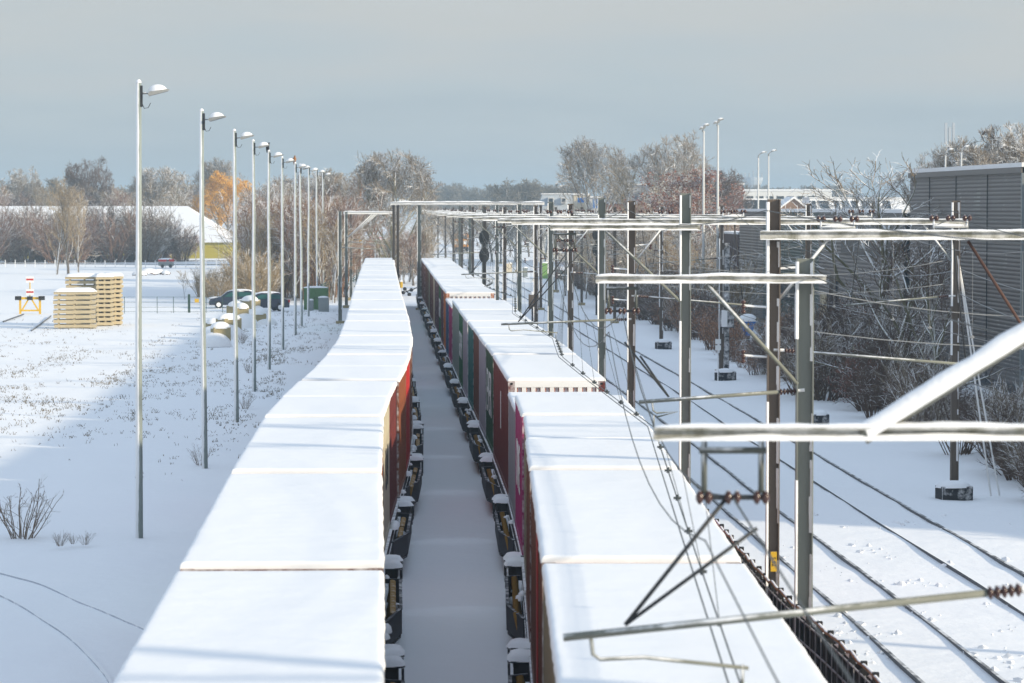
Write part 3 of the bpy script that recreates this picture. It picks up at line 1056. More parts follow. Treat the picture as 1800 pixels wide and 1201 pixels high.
WIREP = []            # support points (x, y, z contact, z messenger) for the right-hand train's wire
GREEN = [(24, 1415 + 870, 6.6, 8.2), (49.8, 1415, 7.21, 7.55), (70.7, 1205, 7.93, 8.74), (100, 1058, 7.95, 8.72), (134.6, 968, 7.9, 8.65), (170, 913, 7.9, 8.6), (210, 874, 7.9, 8.6), (250, 850, 7.9, 8.6), (295, 826, 7.9, 8.6), (340, 808, 7.9, 8.6)]
for i, (d, px, zb, zt) in enumerate(GREEN):
    x = 6.75 if i == 0 else atd(px, 500, d).x
    lb = 'green mast with a snowy bracket beam over the train, %s from the camera' % ORD[i]
    if i == 0:
        lb = 'blurred near bracket beam with a thick white slanting strut and hanging insulators'
    t = thing('cantilever_mast', (x, d, 0), 0, lb, 'overhead line mast', 'green cantilever masts')
    w = .28 if d < 60 else .25
    mast(t, 0, zt, w, .26, 'steel_green', 11 + i if d < 220 else None)
    xl = (atd(1146, 780, d).x - x) if i == 0 else (atd(1046, 490, d).x - x if i == 1 else (atd(967, 397, d).x - x if i == 2 else -3.5))
    xr = .12 if i == 0 else .33
    bh = .10 if i == 0 else .12
    beam(MB(), xl, xr, zb, bh, .14, -.22).build('beam', 'beam_steel', t)
    lump(xl + .01, xr, zb + bh / 2, .038, .16, i * 3.3, -.22, .06).build('beam_snow', 'snow', t, True)
    lump(xl + .01, xr, zb - bh / 2 - .006, .045, .07, i * 3.3 + 9, -.265, .06).build('flange_snow', 'snow', t, True)
    if i == 0:
        a, b = atd(1500, 779, d), atd(1812, 582, d)
        k = (b - a).normalized()
        e = a + k * ((x - .14 - a.x) / k.x)
        MB().tube([(a.x - x + .05, -.22, a.z + .065), (e.x - x, -.1, e.z)], .068, 12).build('strut', 'beam_steel', t, True)
        m = MB()
        n = 30
        for q in range(n + 1):                      # snow along the strut
            p = Vector((a.x - x + .08, -.22, a.z + .08)).lerp(Vector((e.x - x, -.1, e.z)), q / n)
            hh = .035 * (1 + .5 * mnoise.noise(Vector((q * .5, 1, 2))))
            for j in range(8):
                an = PI * (j / 7) * 1.15 - .3
                m.v.append((p.x - .35 * (.07 + hh) * math.sin(an), p.y - math.cos(an) * .08, p.z + math.sin(an) * (.068 + hh)))
        for q in range(n):
            for j in range(7):
                c_ = q * 8 + j
                m.f.append((c_, c_ + 8, c_ + 9, c_ + 1))
        m.build('strut_snow', 'snow', t, True)
        xi = atd(1288, 800, d).x - x
    else:
        bx = -1.65 if i == 1 else -1.9
        MB().tube([(bx, -.2, zb - .08), (-.13, -.1, zb - 1.75)], .035, 8).build('strut', 'tube_steel', t, True)
        xi = -3.05 if i == 1 else xl + .35
    if i < 3:
        hang_frame(t, xi, zb - .085)
    zi = zb - .085 - .45
    if i == 0:
        l, r = atd(990, 1121, d), atd(1765, 1039, d)
        re_ = atd(1826, 1033, d)
        p = registration(t, xi, zi, re_.x - x, l.x - x, l.z, re_.z, atd(1305, 1150, d).x - x, 0)
    elif i == 1:
        l = atd(1123, 707, d)
        p = registration(t, xi + .1, zi - .5, 0, l.x - x, l.z, l.z + .2, l.x - x + .25)
    else:
        p = (-2.9, 4.85)
    WIREP.append((p[0] + x, d, p[1], zi, xi + x))

PORT = [(53.9, 1360, 7.9, 8.55), (87, 1110, 7.98, 8.6), (118.7, 1003, 7.95, 8.55), (152, 942, 7.95, 8.5), (180, 887, 7.9, 8.45), (217, 852, 7.9, 8.45), (259, 831, 7.9, 8.45), (300, 812, 7.9, 8.45), (345, 797, 7.9, 8.4), (395, 783, 7.9, 8.4), (450, 770, 7.9, 8.4), (510, 759, 7.9, 8.4)]
MESS3, MESS4 = [], []
for i, (d, px, zb, zt) in enumerate(PORT):
    x = atd(px, 500, d).x
    t = thing('portal_gantry', (x, d, 0), 0, 'brown steel portal gantry spanning the open tracks, %s from the camera' % ORD[i], 'overhead line portal', 'brown portal gantries')
    W = 9.45
    xl = -.27 if i == 0 else -3.5
    mast(t, 0, zt, .225, .22, 'steel_brown', 41 + i if d < 200 else None)
    mast(t, W, zt, .225, .22, 'steel_brown', 61 + i if d < 200 else None)
    beam(MB(), xl, W + .25, zb, .15, .15, -.2).build('beam', 'beam_steel', t)
    lump(xl, W + .25, zb + .075, .036, .16, i * 2.1 + 40, -.2, .08).build('beam_snow', 'snow', t, True)
    lump(xl, W + .25, zb - .075 - .005, .05, .07, i * 2.1 + 77, -.255, .08).build('flange_snow', 'snow', t, True)
    for xx in (-2.1, 1.15) if i > 0 else (1.15,):
        top_frame(t, xx, zb + .075)
    if i < 7:
        for (z0, z1, sg) in ((7.05, 6.9, .55), (6.25, 6.2, .35)):
            MB().tube([(p_.x, 0, p_.z) for p_ in sag((.1, 0, z0), (W - .1, 0, z1), sg)], .009, 5).build('span_wire', 'wire_frost', t, True)
        for (zz, s_) in ((6.6, -1), (5.7, -1), (7.3, 1)):
            MB().tube([(s_ * .1, 0, zz), (s_ * .55, 0, zz + .03)], .022, 6).build('side_bracket', 'steel_grey', t)
            insul(MB(), (s_ * .55, 0, zz - .12), (s_ * .55, 0, zz + .14), 3, .05).build('insulator', 'porcelain', t, True)
    for s, x0 in ((1, 0), (-1, W)):
        MB().tube([(x0 + s * .11, 0, zb - 1.15), (x0 + s * .95, -.15, zb - .09)], .03, 8).build('knee_brace', 'steel_grey', t, True)
    x3 = .5 * (interp(RA, d) + interp(RB, d)) - x
    x4 = .5 * (interp(RC, d) + interp(RD, d)) - x
    for xx, lst in ((x3, MESS3), (x4, MESS4)):
        top_frame(t, xx, zb + .09)
        lst.append((xx + x, d, zb + .3))
        s = 1 if xx == x4 else -1
        # registration arm for this track, from the nearer mast
        xm = W if s > 0 else 0
        MB().tube([(xx - s * .5, 0, 5.55), (xm - s * .5, 0, 5.8)], .026, 8).build('registration_tube', 'tube_steel', t, True)
        insul(MB(), (xm - s * .5, 0, 5.8), (xm - s * .2, 0, 5.82), 5, .05).build('insulator', 'porcelain', t, True)
        MB().tube([(xm - s * .2, 0, 5.82), (xm, 0, 5.83)], .03, 8).build('mast_bracket', 'steel_grey', t)
        MB().tube([(xx - s * .3, 0, 5.56), (xx, -.2, zb + .1)], .014, 6).build('stay_rod', 'dark_steel', t, True)
    if i > 0:
        if i in (1, 3, 5):
            hang_frame(t, -1.9, zb - .09)
            p = registration(t, -1.6, zb - .55, 0, -3.8, 5.0, 5.15, -2.2)
        else:
            p = (-2.2, 4.85)
        WIREP.append((p[0] + x, d, p[1], zb - .55, x - 1.9))
    if i == 0:
        a = atd(1700, 425, d)
        MB().tube([(a.x - x, -.1, zb - .1), (a.x - x + 1.2, -.05, 5.95)], .028, 8).build('rusty_strut', 'rust_pole', t, True) if 'rust_pole' in MAT else None
    if i == 1:
        for qx in (1742, 1757):
            e = ground(qx, 872)
            MB().tube([(e.x - x, e.y - d, 0), (W + .05, 0, 7.0)], .028, 6).build('guy_rod', 'white', t)
    if i == 0:
        m = MB()
        q = atd(1359, 986, d)
        m.box(q.x - x - .055, -.129, q.z - .18, q.x - x + .055, -.121, q.z + .18)
        o = m.build('number_plate', 'yellow', t)
        tm = text_mesh('5.02', .10)
        k = inst('lettering', tm, 'black', o, (q.x - x, -.1295, q.z))
        k.rotation_euler = (PI / 2, PI / 2, 0)
WIREP.sort(key=lambda p: p[1])

def catenary(pts, label, r=.008, mat_='wire', ndrop=4, twin=0.0):
    """pts: (x, y, z contact, z messenger, x messenger)"""
    t = thing('catenary_wire', (pts[0][0], pts[0][1], 0), 0, label, 'overhead wire', 'catenary wires')
    o = Vector((pts[0][0], pts[0][1], 0))
    me, co = [], []
    drops = []
    for a, b in zip(pts[:-1], pts[1:]):
        mm = sag((a[4], a[1], a[3]), (b[4], b[1], b[3]), min(.9, .5 * (a[3] - a[2])))
        cc = sag((a[0], a[1], a[2]), (b[0], b[1], b[2]), .02)
        me += mm if not me else mm[1:]
        co += cc if not co else cc[1:]
        if a[1] < 190:
            for k in range(1, ndrop + 1):
                f = k / (ndrop + 1) * 10
                i0 = int(f)
                u = f - i0
                drops.append((mm[i0].lerp(mm[min(i0 + 1, 10)], u), cc[i0].lerp(cc[min(i0 + 1, 10)], u)))
    MB().tube([p - o for p in me], r, 5).build('messenger_wire', mat_, t, True)
    MB().tube([p - o for p in co], r, 5).build('contact_wire', mat_, t, True)
    if twin:
        MB().tube([p - o + Vector((twin, 0, .01)) for p in co], r, 5).build('contact_wire', mat_, t, True)
        MB().tube([p - o + Vector((twin * 2.2, 0, -.35)) for p in me], r * .8, 5).build('auxiliary_wire', mat_, t, True)
    for p, q in drops:
        m = MB().tube([p - o, q - o], r * .6, 4)
        m.tube([q - o + Vector((0, 0, -.03)), q - o + Vector((0, 0, .05))], .022, 6)
        m.box(*(q - o + Vector((-.05, -.015, -.01))), *(q - o + Vector((.05, .015, .02))))
        m.build('dropper', mat_, t)
    return t

w2 = [(WIREP[0][0] + .25, -30, 4.9, 5.9, WIREP[0][4] + .3)] + WIREP
catenary(w2, 'dark contact wire and droppers hanging over the right-hand train', .009, 'wire', 6, -.10)
catenary([(x, y, 5.35, z, x) for x, y, z in [(MESS3[0][0] + 2.2, -30, 8.1)] + MESS3], 'overhead wires above the track beside the black fence', .008, 'wire', 5)
catenary([(x, y, 5.35, z, x) for x, y, z in [(MESS4[0][0] + 2.2, -30, 8.1)] + MESS4], 'frosted overhead wires above the outer track', .008, 'wire_frost', 5)
# feeder wires strung on the outer masts
for k, (dx, z, s, lb) in enumerate(((9.6, 6.6, .5, 'frosted feeder wire on the outer masts, the upper one'), (9.55, 5.9, .6, 'frosted feeder wire on the outer masts, the lower one'))):
    pts = []
    P = [(14.6 + dx - 9.45, -20)] + [(atd(px, 500, d).x + dx, d) for d, px, _, _ in PORT[:8]]
    for a, b in zip(P[:-1], P[1:]):
        q = sag((a[0], a[1], z), (b[0], b[1], z), s)
        pts += q if not pts else q[1:]
    o = MB().tube(pts, .011, 5).build('feeder_wire', 'wire_frost', None, True)
    tag(o, lb, 'overhead wire', 'feeder wires')

for k, (dx, z, s, lb) in enumerate(((-.15, 8.35, .35, 'return wire along the tops of the brown masts'), (.15, 7.35, .4, 'lower return wire along the inner brown masts'), (9.3, 8.3, .4, 'return wire along the tops of the outer brown masts'))):
    pts = []
    P = [(6.4 + dx, -10)] + [(atd(px, 500, d).x + dx, d) for d, px, _, _ in PORT[:9]]
    for a, b in zip(P[:-1], P[1:]):
        q = sag((a[0], a[1], z), (b[0], b[1], z), s)
        pts += q if not pts else q[1:]
    o = MB().tube(pts, .010, 5).build('return_wire', 'wire', None, True)
    tag(o, lb, 'overhead wire', 'return wires')

# portals of the other line, beyond the left-hand train
LP = [(598, 568, None), (609, 540, 690), (617, 526, None), (627, 505, None)]
for k, (px, by, px2) in enumerate(LP):
    g = ground(px, by)
    t = thing('cantilever_mast', (g.x, g.y, 0), 0, 'grey green mast beyond the left-hand train roofs, %s of four in a row' % ORD[k], 'overhead line mast', 'masts beyond the left-hand train')
    mast(t, 0, 8.15, .26, .24, 'steel_green', 91 + k)
    if k > 0:
        e = atd(672 + 6 * k, 371, g.y).x - g.x
        beam(MB(), -.25, e, 8.0 - .05 * k, .2, .2).build('beam', 'steel_grey', t)
        lump(-.25, e, 8.1 - .05 * k, .08, .22, k * 5.0).build('beam_snow', 'snow', t, True)
        MB().tube([(.15, 0, 5.9), (2.2, 0, 7.9 - .05 * k)], .05, 8).build('strut', 'steel_grey', t, True)
    MB().tube([(.1, 0, 5.5), (3.2, 0, 5.35)], .03, 8).build('registration_tube', 'tube_steel', t, True)
t = thing('portal_gantry', (atd(694, 400, 246).x, 246, 0), 0, 'long white snowed portal beam between the two trains in the distance', 'overhead line portal')
xe, xm = atd(957, 355, 246).x - t.location.x, atd(737, 355, 246).x - t.location.x
for q in (-.1, .25):
    MB().hsec(q, 0, -.2, 8.9 if q < 0 else 8.8, .22, .22, .03).build('mast', 'steel_brown', t)
mast(t, xm, 8.6, .34, .3, 'steel_green', 99)
mast(t, xe - .3, 8.9, .25, .22, 'steel_brown', 98)
beam(MB(), -.35, xe, 8.72, .22, .24, -.2).build('beam', 'steel_grey', t)
lump(-.35, xe, 8.83, .11, .3, 3.3, -.2, .25).build('beam_snow', 'snow', t, True)
lump(-.35, xe, 8.66, .12, .1, 4.4, -.3, .25).build('flange_snow', 'snow', t, True)

# black dividing fence between the right-hand train and the open tracks
FT = sorted((ground(x, y, 1.75).y, ground(x, y, 1.75).x) for x, y in ((1550, 1196), (1521, 1168), (1460, 1112), (1395.6, 1058), (1330, 994), (1260, 915)))
FT = FT + [(FT[-1][0] + 40, FT[-1][1] - .0385 * 40)]
t = thing('dividing_fence', (interp(FT, 40), 40, 0), 0, 'black fence with a snow dusted wire grid and copper cable between train and tracks', 'fence')
o = Vector((interp(FT, 40), 40, 0))
y, pts = 36.0, []
while y < 92:
    pts.append(Vector((interp(FT, y), y, 0)) - o)
    y += 1.05
posts = MB().box(-.045, -.05, -.2, .045, .05, 1.78)
pm = posts.mesh('post')
for p in pts:
    inst('post', pm, 'fence_black', t, tuple(p))
pn = MB()
gr = MB()
for a, b in zip(pts[:-1], pts[1:]):
    pn.bar((a.x + .1, a.y, .78), (b.x + .1, b.y, .78), .03, 1.6)
    for z in (.45, .85, 1.25, 1.6):
        gr.bar((a.x - .06, a.y, z), (b.x - .06, b.y, z - .0), .022, .022)
    for f in (.02, .5):
        q = a.lerp(b, f)
        gr.bar((q.x - .065, q.y, .1), (q.x - .065, q.y, 1.65), .016, .016)
pn.build('panel', 'fence_black', t)
MAT['grid_frost'] = paint('snow_dusted_wire_grid', (.5, .5, .52), (.05, .05, .055), rough=.8, nscale=2.2, amount=1.0)
gr.build('wire_grid', 'grid_frost', t)
cb = []
for i, p in enumerate(pts):
    cb += [(p.x - .02, p.y, 1.74 + .02 * math.sin(i * 1.7)), (p.x - .02, p.y + .5, 1.70 + .02 * math.sin(i * 2.3))]
MB().tube(cb, .032, 8).build('cable', 'copper', t, True)
sn = MB()
for i, (a, b) in enumerate(zip(pts[:-1], pts[1:])):
    if i % 3 != 1:
        q = lump(0, (b - a).length * .9, 0, .05, .07, i * 1.7, 0, .1)
        an = math.atan2(b.y - a.y, b.x - a.x)
        ca, sa = math.cos(an), math.sin(an)
        sn.add([(a.x + .07 + v[0] * ca - v[1] * sa, a.y + v[0] * sa + v[1] * ca, 1.58 + v[2]) for v in q.v], q.f)
sn.build('snow', 'snow', t, True)
# ------------------------------------------------------------------ trees and shrubs
def perp(d, rnd):
    a = d.orthogonal().normalized()
    b = d.cross(a)
    t = rnd.uniform(0, 2 * PI)
    return a * math.cos(t) + b * math.sin(t)

ENV = [None]
def grow(mb, rnd, p, d, L, r0, r1, nseg, nside, wob, trop):
    """One bent tapering branch; returns its points and directions."""
    pts, dirs = [p.copy()], [d.copy()]
    for i in range(nseg):
        d = (d + Vector((rnd.gauss(0, wob), rnd.gauss(0, wob), rnd.gauss(0, wob) + trop))).normalized()
        p2 = p + d * (L / nseg)
        if ENV[0] and i:
            zc, rx, rz, sd_ = ENV[0]
            q = (p2.x / rx) ** 2 + (p2.y / rx) ** 2 + ((p2.z - zc) / rz) ** 2
            if q > 1 + .35 * mnoise.noise(Vector((p2.x * .5, p2.y * .5, p2.z * .4 + sd_))):
                break
        p = p2
        pts.append(p.copy())
        dirs.append(d.copy())
    while len(pts) < nseg + 1:
        pts.append(pts[-1] + d * (L * .012))
        dirs.append(d.copy())
    k = len(pts)
    mb.tube(pts, [r0 + (r1 - r0) * i / (k - 1) for i in range(k)], nside, False)
    return pts, dirs

def tree_meshes(seed, H, spread, clear=.25, limbs=8, sub=(7, 6, 4), tw=.012, trunk_r=None, up=.10, fork=False, droop=0.0, leaf=None, leafn=0, trunkwob=.05, env=None, reach=1.0):
    ENV[0] = None
    rnd = random.Random(seed)
    tr, cr_m, lf = MB(), MB(), MB()
    trunk_r = trunk_r or H * .018
    pts, dirs = grow(tr, rnd, Vector((0, 0, -.2)), Vector((rnd.gauss(0, .03), rnd.gauss(0, .03), 1)).normalized(), H * (.55 if fork else .8), trunk_r, trunk_r * .28, 8, 8, trunkwob, .03)
    ENV[0] = (env[0] * H, env[1] * H, env[2] * H, seed * 3.3) if env else None
    def at(pts, t):
        f = t * (len(pts) - 1)
        i = min(int(f), len(pts) - 2)
        return pts[i].lerp(pts[i + 1], f - i)
    for a in range(limbs):
        t = clear / (.55 if fork else .8) + (1 - clear / (.55 if fork else .8)) * ((a + rnd.random() * .6) / limbs)
        t = min(t, .99)
        p = at(pts, t)
        d0 = dirs[min(int(t * (len(dirs) - 1)), len(dirs) - 1)]
        ang = rnd.uniform(.45, .95) * spread * (1.15 - .5 * t)
        d = (d0 * math.cos(ang) + perp(d0, rnd) * math.sin(ang)).normalized()
        ev = math.sin(PI * (.25 + .62 * t)) * .45 + .12
        L = H * ev * reach * rnd.uniform(.75, 1.1)
        lr = trunk_r * .5 * (1.1 - .6 * t)
        lp, ld = grow(tr, rnd, p, d, L, lr, lr * .25, 6, 6, .13, up - droop * .3)
        for b in range(sub[0]):
            tb = .25 + .75 * (b + rnd.random()) / sub[0]
            q = at(lp, min(tb, 1))
            e0 = ld[min(int(tb * 6), 6)]
            an = rnd.uniform(.4, .95)
            e = (e0 * math.cos(an) + perp(e0, rnd) * math.sin(an)).normalized()
            L2 = L * rnd.uniform(.32, .55) * (1.15 - .5 * tb)
            bp_, bd = grow(cr_m, rnd, q, e, L2, max(lr * .35, tw * 1.6), tw * 1.1, 4, 4, .16, up * .8 - droop * .6)
            for c in range(sub[1]):
                tc_ = .2 + .8 * (c + rnd.random()) / sub[1]
                q2 = at(bp_, min(tc_, 1))
                g0 = bd[min(int(tc_ * 4), 4)]
                an = rnd.uniform(.35, .9)
                g = (g0 * math.cos(an) + perp(g0, rnd) * math.sin(an)).normalized()
                L3 = L2 * rnd.uniform(.35, .6)
                cp, cd = grow(cr_m, rnd, q2, g, L3, tw, tw * .6, 3, 3, .2, up * .6 - droop)
                for s_ in range(sub[2]):
                    ts = .25 + .75 * (s_ + rnd.random()) / sub[2]
                    q3 = at(cp, min(ts, 1))
                    h0 = cd[min(int(ts * 3), 3)]
                    an = rnd.uniform(.4, .9)
                    h = (h0 * math.cos(an) + perp(h0, rnd) * math.sin(an)).normalized()
                    L4 = L3 * rnd.uniform(.35, .7)
                    grow(cr_m, rnd, q3, h, L4, tw * .75, tw * .45, 2, 3, .2, up * .4 - droop * 1.2)
                    if leaf and rnd.random() < leafn:
                        z = q3 + h * L4 * rnd.random()
                        for _ in range(3):
                            s1 = Vector((rnd.gauss(0, 1), rnd.gauss(0, 1), rnd.gauss(0, 1))).normalized() * leaf
                            s2 = s1.orthogonal().normalized() * leaf * .6
                            zz = z + Vector((rnd.gauss(0, 1), rnd.gauss(0, 1), rnd.gauss(0, 1))) * leaf * 1.3
                            lf.add([zz - s1, zz - s2, zz + s1, zz + s2 + Vector((0, 0, leaf * .3))], [(0, 1, 2, 3)])
    ENV[0] = None
    return tr.mesh('trunk', False, True), cr_m.mesh('crown', False), (lf.mesh('leaves', False) if leaf else None)

def shrub_mesh(seed, H, rad, stems=16, sub=(6, 4), tw=.008, lean=.5, leaf=None, leafn=0, base=.35):
    rnd = random.Random(seed)
    m, lf = MB(), MB()
    for a in range(stems):
        th = rnd.uniform(0, 2 * PI)
        rr = rad * base * math.sqrt(rnd.random())
        p = Vector((rr * math.cos(th), rr * math.sin(th), -.1))
        ln = rnd.uniform(.05, lean)
        d = Vector((math.cos(th) * ln, math.sin(th) * ln, 1)).normalized()
        L = H * rnd.uniform(.7, 1.08)
        pts, dirs = grow(m, rnd, p, d, L, tw * 2.6, tw, 5, 4, .09, .03)
        for b in range(sub[0]):
            t = .18 + .82 * (b + rnd.random()) / sub[0]
            i = min(int(t * 5), 4)
            q = pts[i].lerp(pts[i + 1], t * 5 - i)
            an = rnd.uniform(.35, .9)
            e = (dirs[i] * math.cos(an) + perp(dirs[i], rnd) * math.sin(an)).normalized()
            L2 = L * rnd.uniform(.22, .42) * (1.2 - .6 * t)
            p2, d2 = grow(m, rnd, q, e, L2, tw * 1.2, tw * .6, 3, 3, .16, .03)
            for c in range(sub[1]):
                t2 = .2 + .8 * (c + rnd.random()) / sub[1]
                j = min(int(t2 * 3), 2)
                q2 = p2[j].lerp(p2[j + 1], t2 * 3 - j)
                an = rnd.uniform(.35, .9)
                g = (d2[j] * math.cos(an) + perp(d2[j], rnd) * math.sin(an)).normalized()
                grow(m, rnd, q2, g, L2 * rnd.uniform(.3, .6), tw * .7, tw * .4, 2, 3, .2, .03)
                if leaf and rnd.random() < leafn:
                    for _ in range(3):
                        s1 = Vector((rnd.gauss(0, 1), rnd.gauss(0, 1), rnd.gauss(0, 1))).normalized() * leaf
                        s2 = s1.orthogonal().normalized() * leaf * .6
                        zz = q2 + g * L2 * .3 + Vector((rnd.gauss(0, 1), rnd.gauss(0, 1), rnd.gauss(0, 1))) * leaf * 2
                        lf.add([zz - s1, zz - s2, zz + s1, zz + s2], [(0, 1, 2, 3)])
    return m.mesh('shrub', False), (lf.mesh('leaves', False) if leaf else None)

TREES = {}
def tree_kind(key, mats, **kw):
    ms = tree_meshes(**kw)
    zs_ = sorted(v.co.z for v in ms[1].vertices)
    TREES[key] = (ms, mats, zs_[int(len(zs_) * .999)])

tree_kind('round1', ('bark', 'twig', None), seed=1, H=18, spread=.85, clear=.2, limbs=16, sub=(9, 8, 4), tw=.030, fork=True, up=.10, env=(.62, .29, .38), reach=1.35)
tree_kind('round2', ('bark', 'twig', None), seed=2, H=18, spread=.95, clear=.16, limbs=16, sub=(9, 8, 4), tw=.030, fork=True, up=.09, env=(.58, .34, .42), reach=1.4)
tree_kind('round3', ('bark', 'twig_dark', None), seed=3, H=17, spread=1.0, clear=.12, limbs=16, sub=(9, 8, 4), tw=.030, fork=True, up=.09, env=(.55, .36, .43), reach=1.4)
tree_kind('mossy', ('bark_green', 'twig', None), seed=4, H=18, spread=1.0, clear=.08, limbs=20, sub=(9, 8, 5), tw=.032, fork=True, up=.09, env=(.52, .33, .48), reach=1.4)
tree_kind('slim', ('bark', 'twig_tan', None), seed=5, H=14, spread=.5, clear=.1, limbs=12, sub=(6, 5, 3), tw=.022, up=.16)
tree_kind('slimred', ('bark', 'twig_red', None), seed=6, H=13, spread=.42, clear=.08, limbs=13, sub=(7, 6, 3), tw=.022, up=.18)
tree_kind('willow', ('bark', 'twig_willow', None), seed=7, H=13, spread=1.1, clear=.12, limbs=16, sub=(9, 8, 5), tw=.04, up=.06, droop=.07, env=(.56, .42, .46), reach=1.2)
tree_kind('plane', ('bark_green', 'twig', None), seed=8, H=11.5, spread=1.25, clear=.3, limbs=9, sub=(6, 5, 3), tw=.017, trunk_r=.26, up=.1, trunkwob=.1)
tree_kind('plane2', ('bark_green', 'twig_dark', None), seed=18, H=8.2, spread=1.2, clear=.18, limbs=11, sub=(6, 5, 3), tw=.013, trunk_r=.17, up=.1, trunkwob=.1)
tree_kind('beech', ('bark', 'twig_red', 'leaf_red'), seed=9, H=14, spread=.9, clear=.1, limbs=12, sub=(6, 5, 4), tw=.022, leaf=.14, leafn=.85)
tree_kind('sapling', ('bark', 'twig_tan', None), seed=10, H=5, spread=.7, clear=.2, limbs=8, sub=(4, 3, 2), tw=.012, trunk_r=.05)
tree_kind('far1', ('bark', 'twig_far_haze', None), seed=12, H=18, spread=1.0, clear=.1, limbs=14, sub=(8, 7, 4), tw=.065, fork=True, up=.09, env=(.52, .38, .48), reach=1.4)
tree_kind('far2', ('bark', 'twig_far_haze', None), seed=13, H=17, spread=1.15, clear=.1, limbs=14, sub=(8, 7, 4), tw=.065, fork=True, up=.09, env=(.5, .46, .5), reach=1.4)

TFIRST = {}
def tree(key, loc, H, label, group=None, rz=0, wx=1.0, name='bare_tree'):
    (tm, cm, lm), mats, H0 = TREES[key]
    s = H / H0
    t = thing(name, loc, rz, label, 'tree', group)
    t.scale = (s * wx, s * wx, s)
    inst('trunk', tm, mats[0], t)
    inst('crown', cm, mats[1], t)
    if lm:
        inst('leaves', lm, mats[2], t)
    return t

SHR = {
    'r1': (shrub_mesh(21, 3.4, 1.9, 30, (7, 6), .013, .75), 'twig_dark', None),
    'r2': (shrub_mesh(22, 3.0, 2.0, 32, (7, 6), .013, .95), 'twig_dark', None),
    'r3': (shrub_mesh(23, 3.8, 1.7, 28, (7, 6), .013, .6), 'twig', None),
    'ro': (shrub_mesh(24, 3.0, 1.8, 22, (6, 4), .011, .8, .055, .75), 'twig_dark', 'leaf_orange'),
    'rr': (shrub_mesh(25, 2.6, 1.8, 22, (6, 4), .011, .8, .05, .5), 'twig_dark', 'leaf_red'),
    'l1': (shrub_mesh(31, 7, 3.6, 30, (8, 6), .030, .7), 'twig_hedge', None),
    'l2': (shrub_mesh(32, 6.5, 3.8, 30, (8, 6), .030, .85), 'twig', None),
    'l3': (shrub_mesh(33, 6.5, 3.4, 28, (8, 6), .030, .7), 'twig_red', None),
    't1': (shrub_mesh(34, 4.2, 2.6, 40, (7, 5), .017, .55), 'twig_tan', None),
    't2': (shrub_mesh(35, 8.5, 2.2, 34, (8, 5), .020, .38, base=.6), 'twig_tan', None),
    't3': (shrub_mesh(36, 9.5, 2.2, 32, (8, 6), .020, .30, base=.6), 'twig_red', None),
    's1': (shrub_mesh(37, 1.3, .8, 18, (4, 3), .006, .9), 'twig_hedge', None),
}
def shrub(key, loc, s, label, group=None, rz=None, name='bare_shrub', zs=1.0):
    (sm, lm), mt, lmt = SHR[key]
    rz = random.uniform(0, 6.28) if rz is None else rz
    if lm is None:
        o = inst(name, sm, mt, None, loc, rz, (s, s, s * zs))
    else:
        o = thing(name, loc, rz)
        o.scale = (s, s, s * zs)
        inst('stems', sm, mt, o)
        inst('leaves', lm, lmt, o)
    tag(o, label, 'shrub', group)
    return o

def G(px, py):
    g = ground(px, py)
    return g

def tree_px(key, px, top, d, label, group=None, wx=1.0, rz=None, name='bare_tree'):
    g = atd(px, 500, d)
    z = atd(px, top, d).z
    return tree(key, (g.x, d, -.1), z, label, group, random.uniform(0, 6.28) if rz is None else rz, wx, name)

# --- single trees the eye can pick out
tree_px('mossy', 690, 262, 330, 'big round snow lit tree standing behind the far ends of the trains', wx=1.05)
tree_px('round1', 1043, 238, 420, 'tall rounded tree beside the snowy houses', wx=.95)
tree_px('round2', 1185, 230, 400, 'tall broad tree behind the row house roof', wx=1.05)
tree_px('slim', 1118, 268, 400, 'slender pale tree beside the broad tree', wx=1.2)
tree_px('round3', 1258, 285, 420, 'lower grey tree behind the two tall white lamp posts', wx=1.1)
tree_px('beech', 1226, 292, 300, 'tree with dry red brown leaves in front of the row house', wx=1.25, name='leafy_tree')
tree_px('beech', 1195, 330, 285, 'smaller tree with red brown leaves beside the leafy one', wx=1.2, name='leafy_tree')
tree_px('willow', 402, 300, 530, 'rounded willow with bright orange twigs', wx=1.1, name='willow_tree')
tree_px('willow', 462, 340, 520, 'smaller orange twigged willow half hidden by lamp posts', wx=.75, name='willow_tree')
tree_px('round1', 385, 276, 600, 'grey tree rising behind the orange willow', wx=1.0)
tree_px('mossy', 290, 292, 545, 'pale mossy tree above the barn roof', wx=1.1)
tree_px('round3', 155, 274, 560, 'tall grey blue tree beyond the barn, tallest of that skyline', wx=.8)
tree_px('round2', 42, 292, 600, 'rounded grey blue tree at the far edge of the skyline', wx=.85)
tree_px('far2', 88, 312, 620, 'small dark tree between the two grey blue trees')
tree_px('plane', 1560, 262, 150, 'wide snow laden plane tree by the grey hall', wx=1.35, rz=.6)
tree_px('plane2', 1588, 395, 128, 'forked tree with frosted branches in front of the grey hall', wx=1.25, rz=1.0)
tree_px('plane2', 1640, 430, 122, 'slim forked tree tangled with the one by the hall', wx=.9, rz=3.6)
tree_px('round1', 1700, 238, 280, 'bare tree rising above the grey hall roof beside the radio mast', wx=1.0)
tree_px('round3', 1752, 222, 285, 'broad reddish bare tree above the grey hall roof', wx=1.2)
tree_px('round2', 1800, 208, 280, 'tallest bare tree above the grey hall roof at the frame edge', wx=1.1)
tree_px('round2', 1660, 262, 290, 'smaller bare tree behind the hall beside the radio mast', wx=.9)
tree_px('plane', 1490, 300, 290, 'low snow laden tree rising behind the warehouse roof', wx=1.3, rz=4.1)
g = G(120, 482)
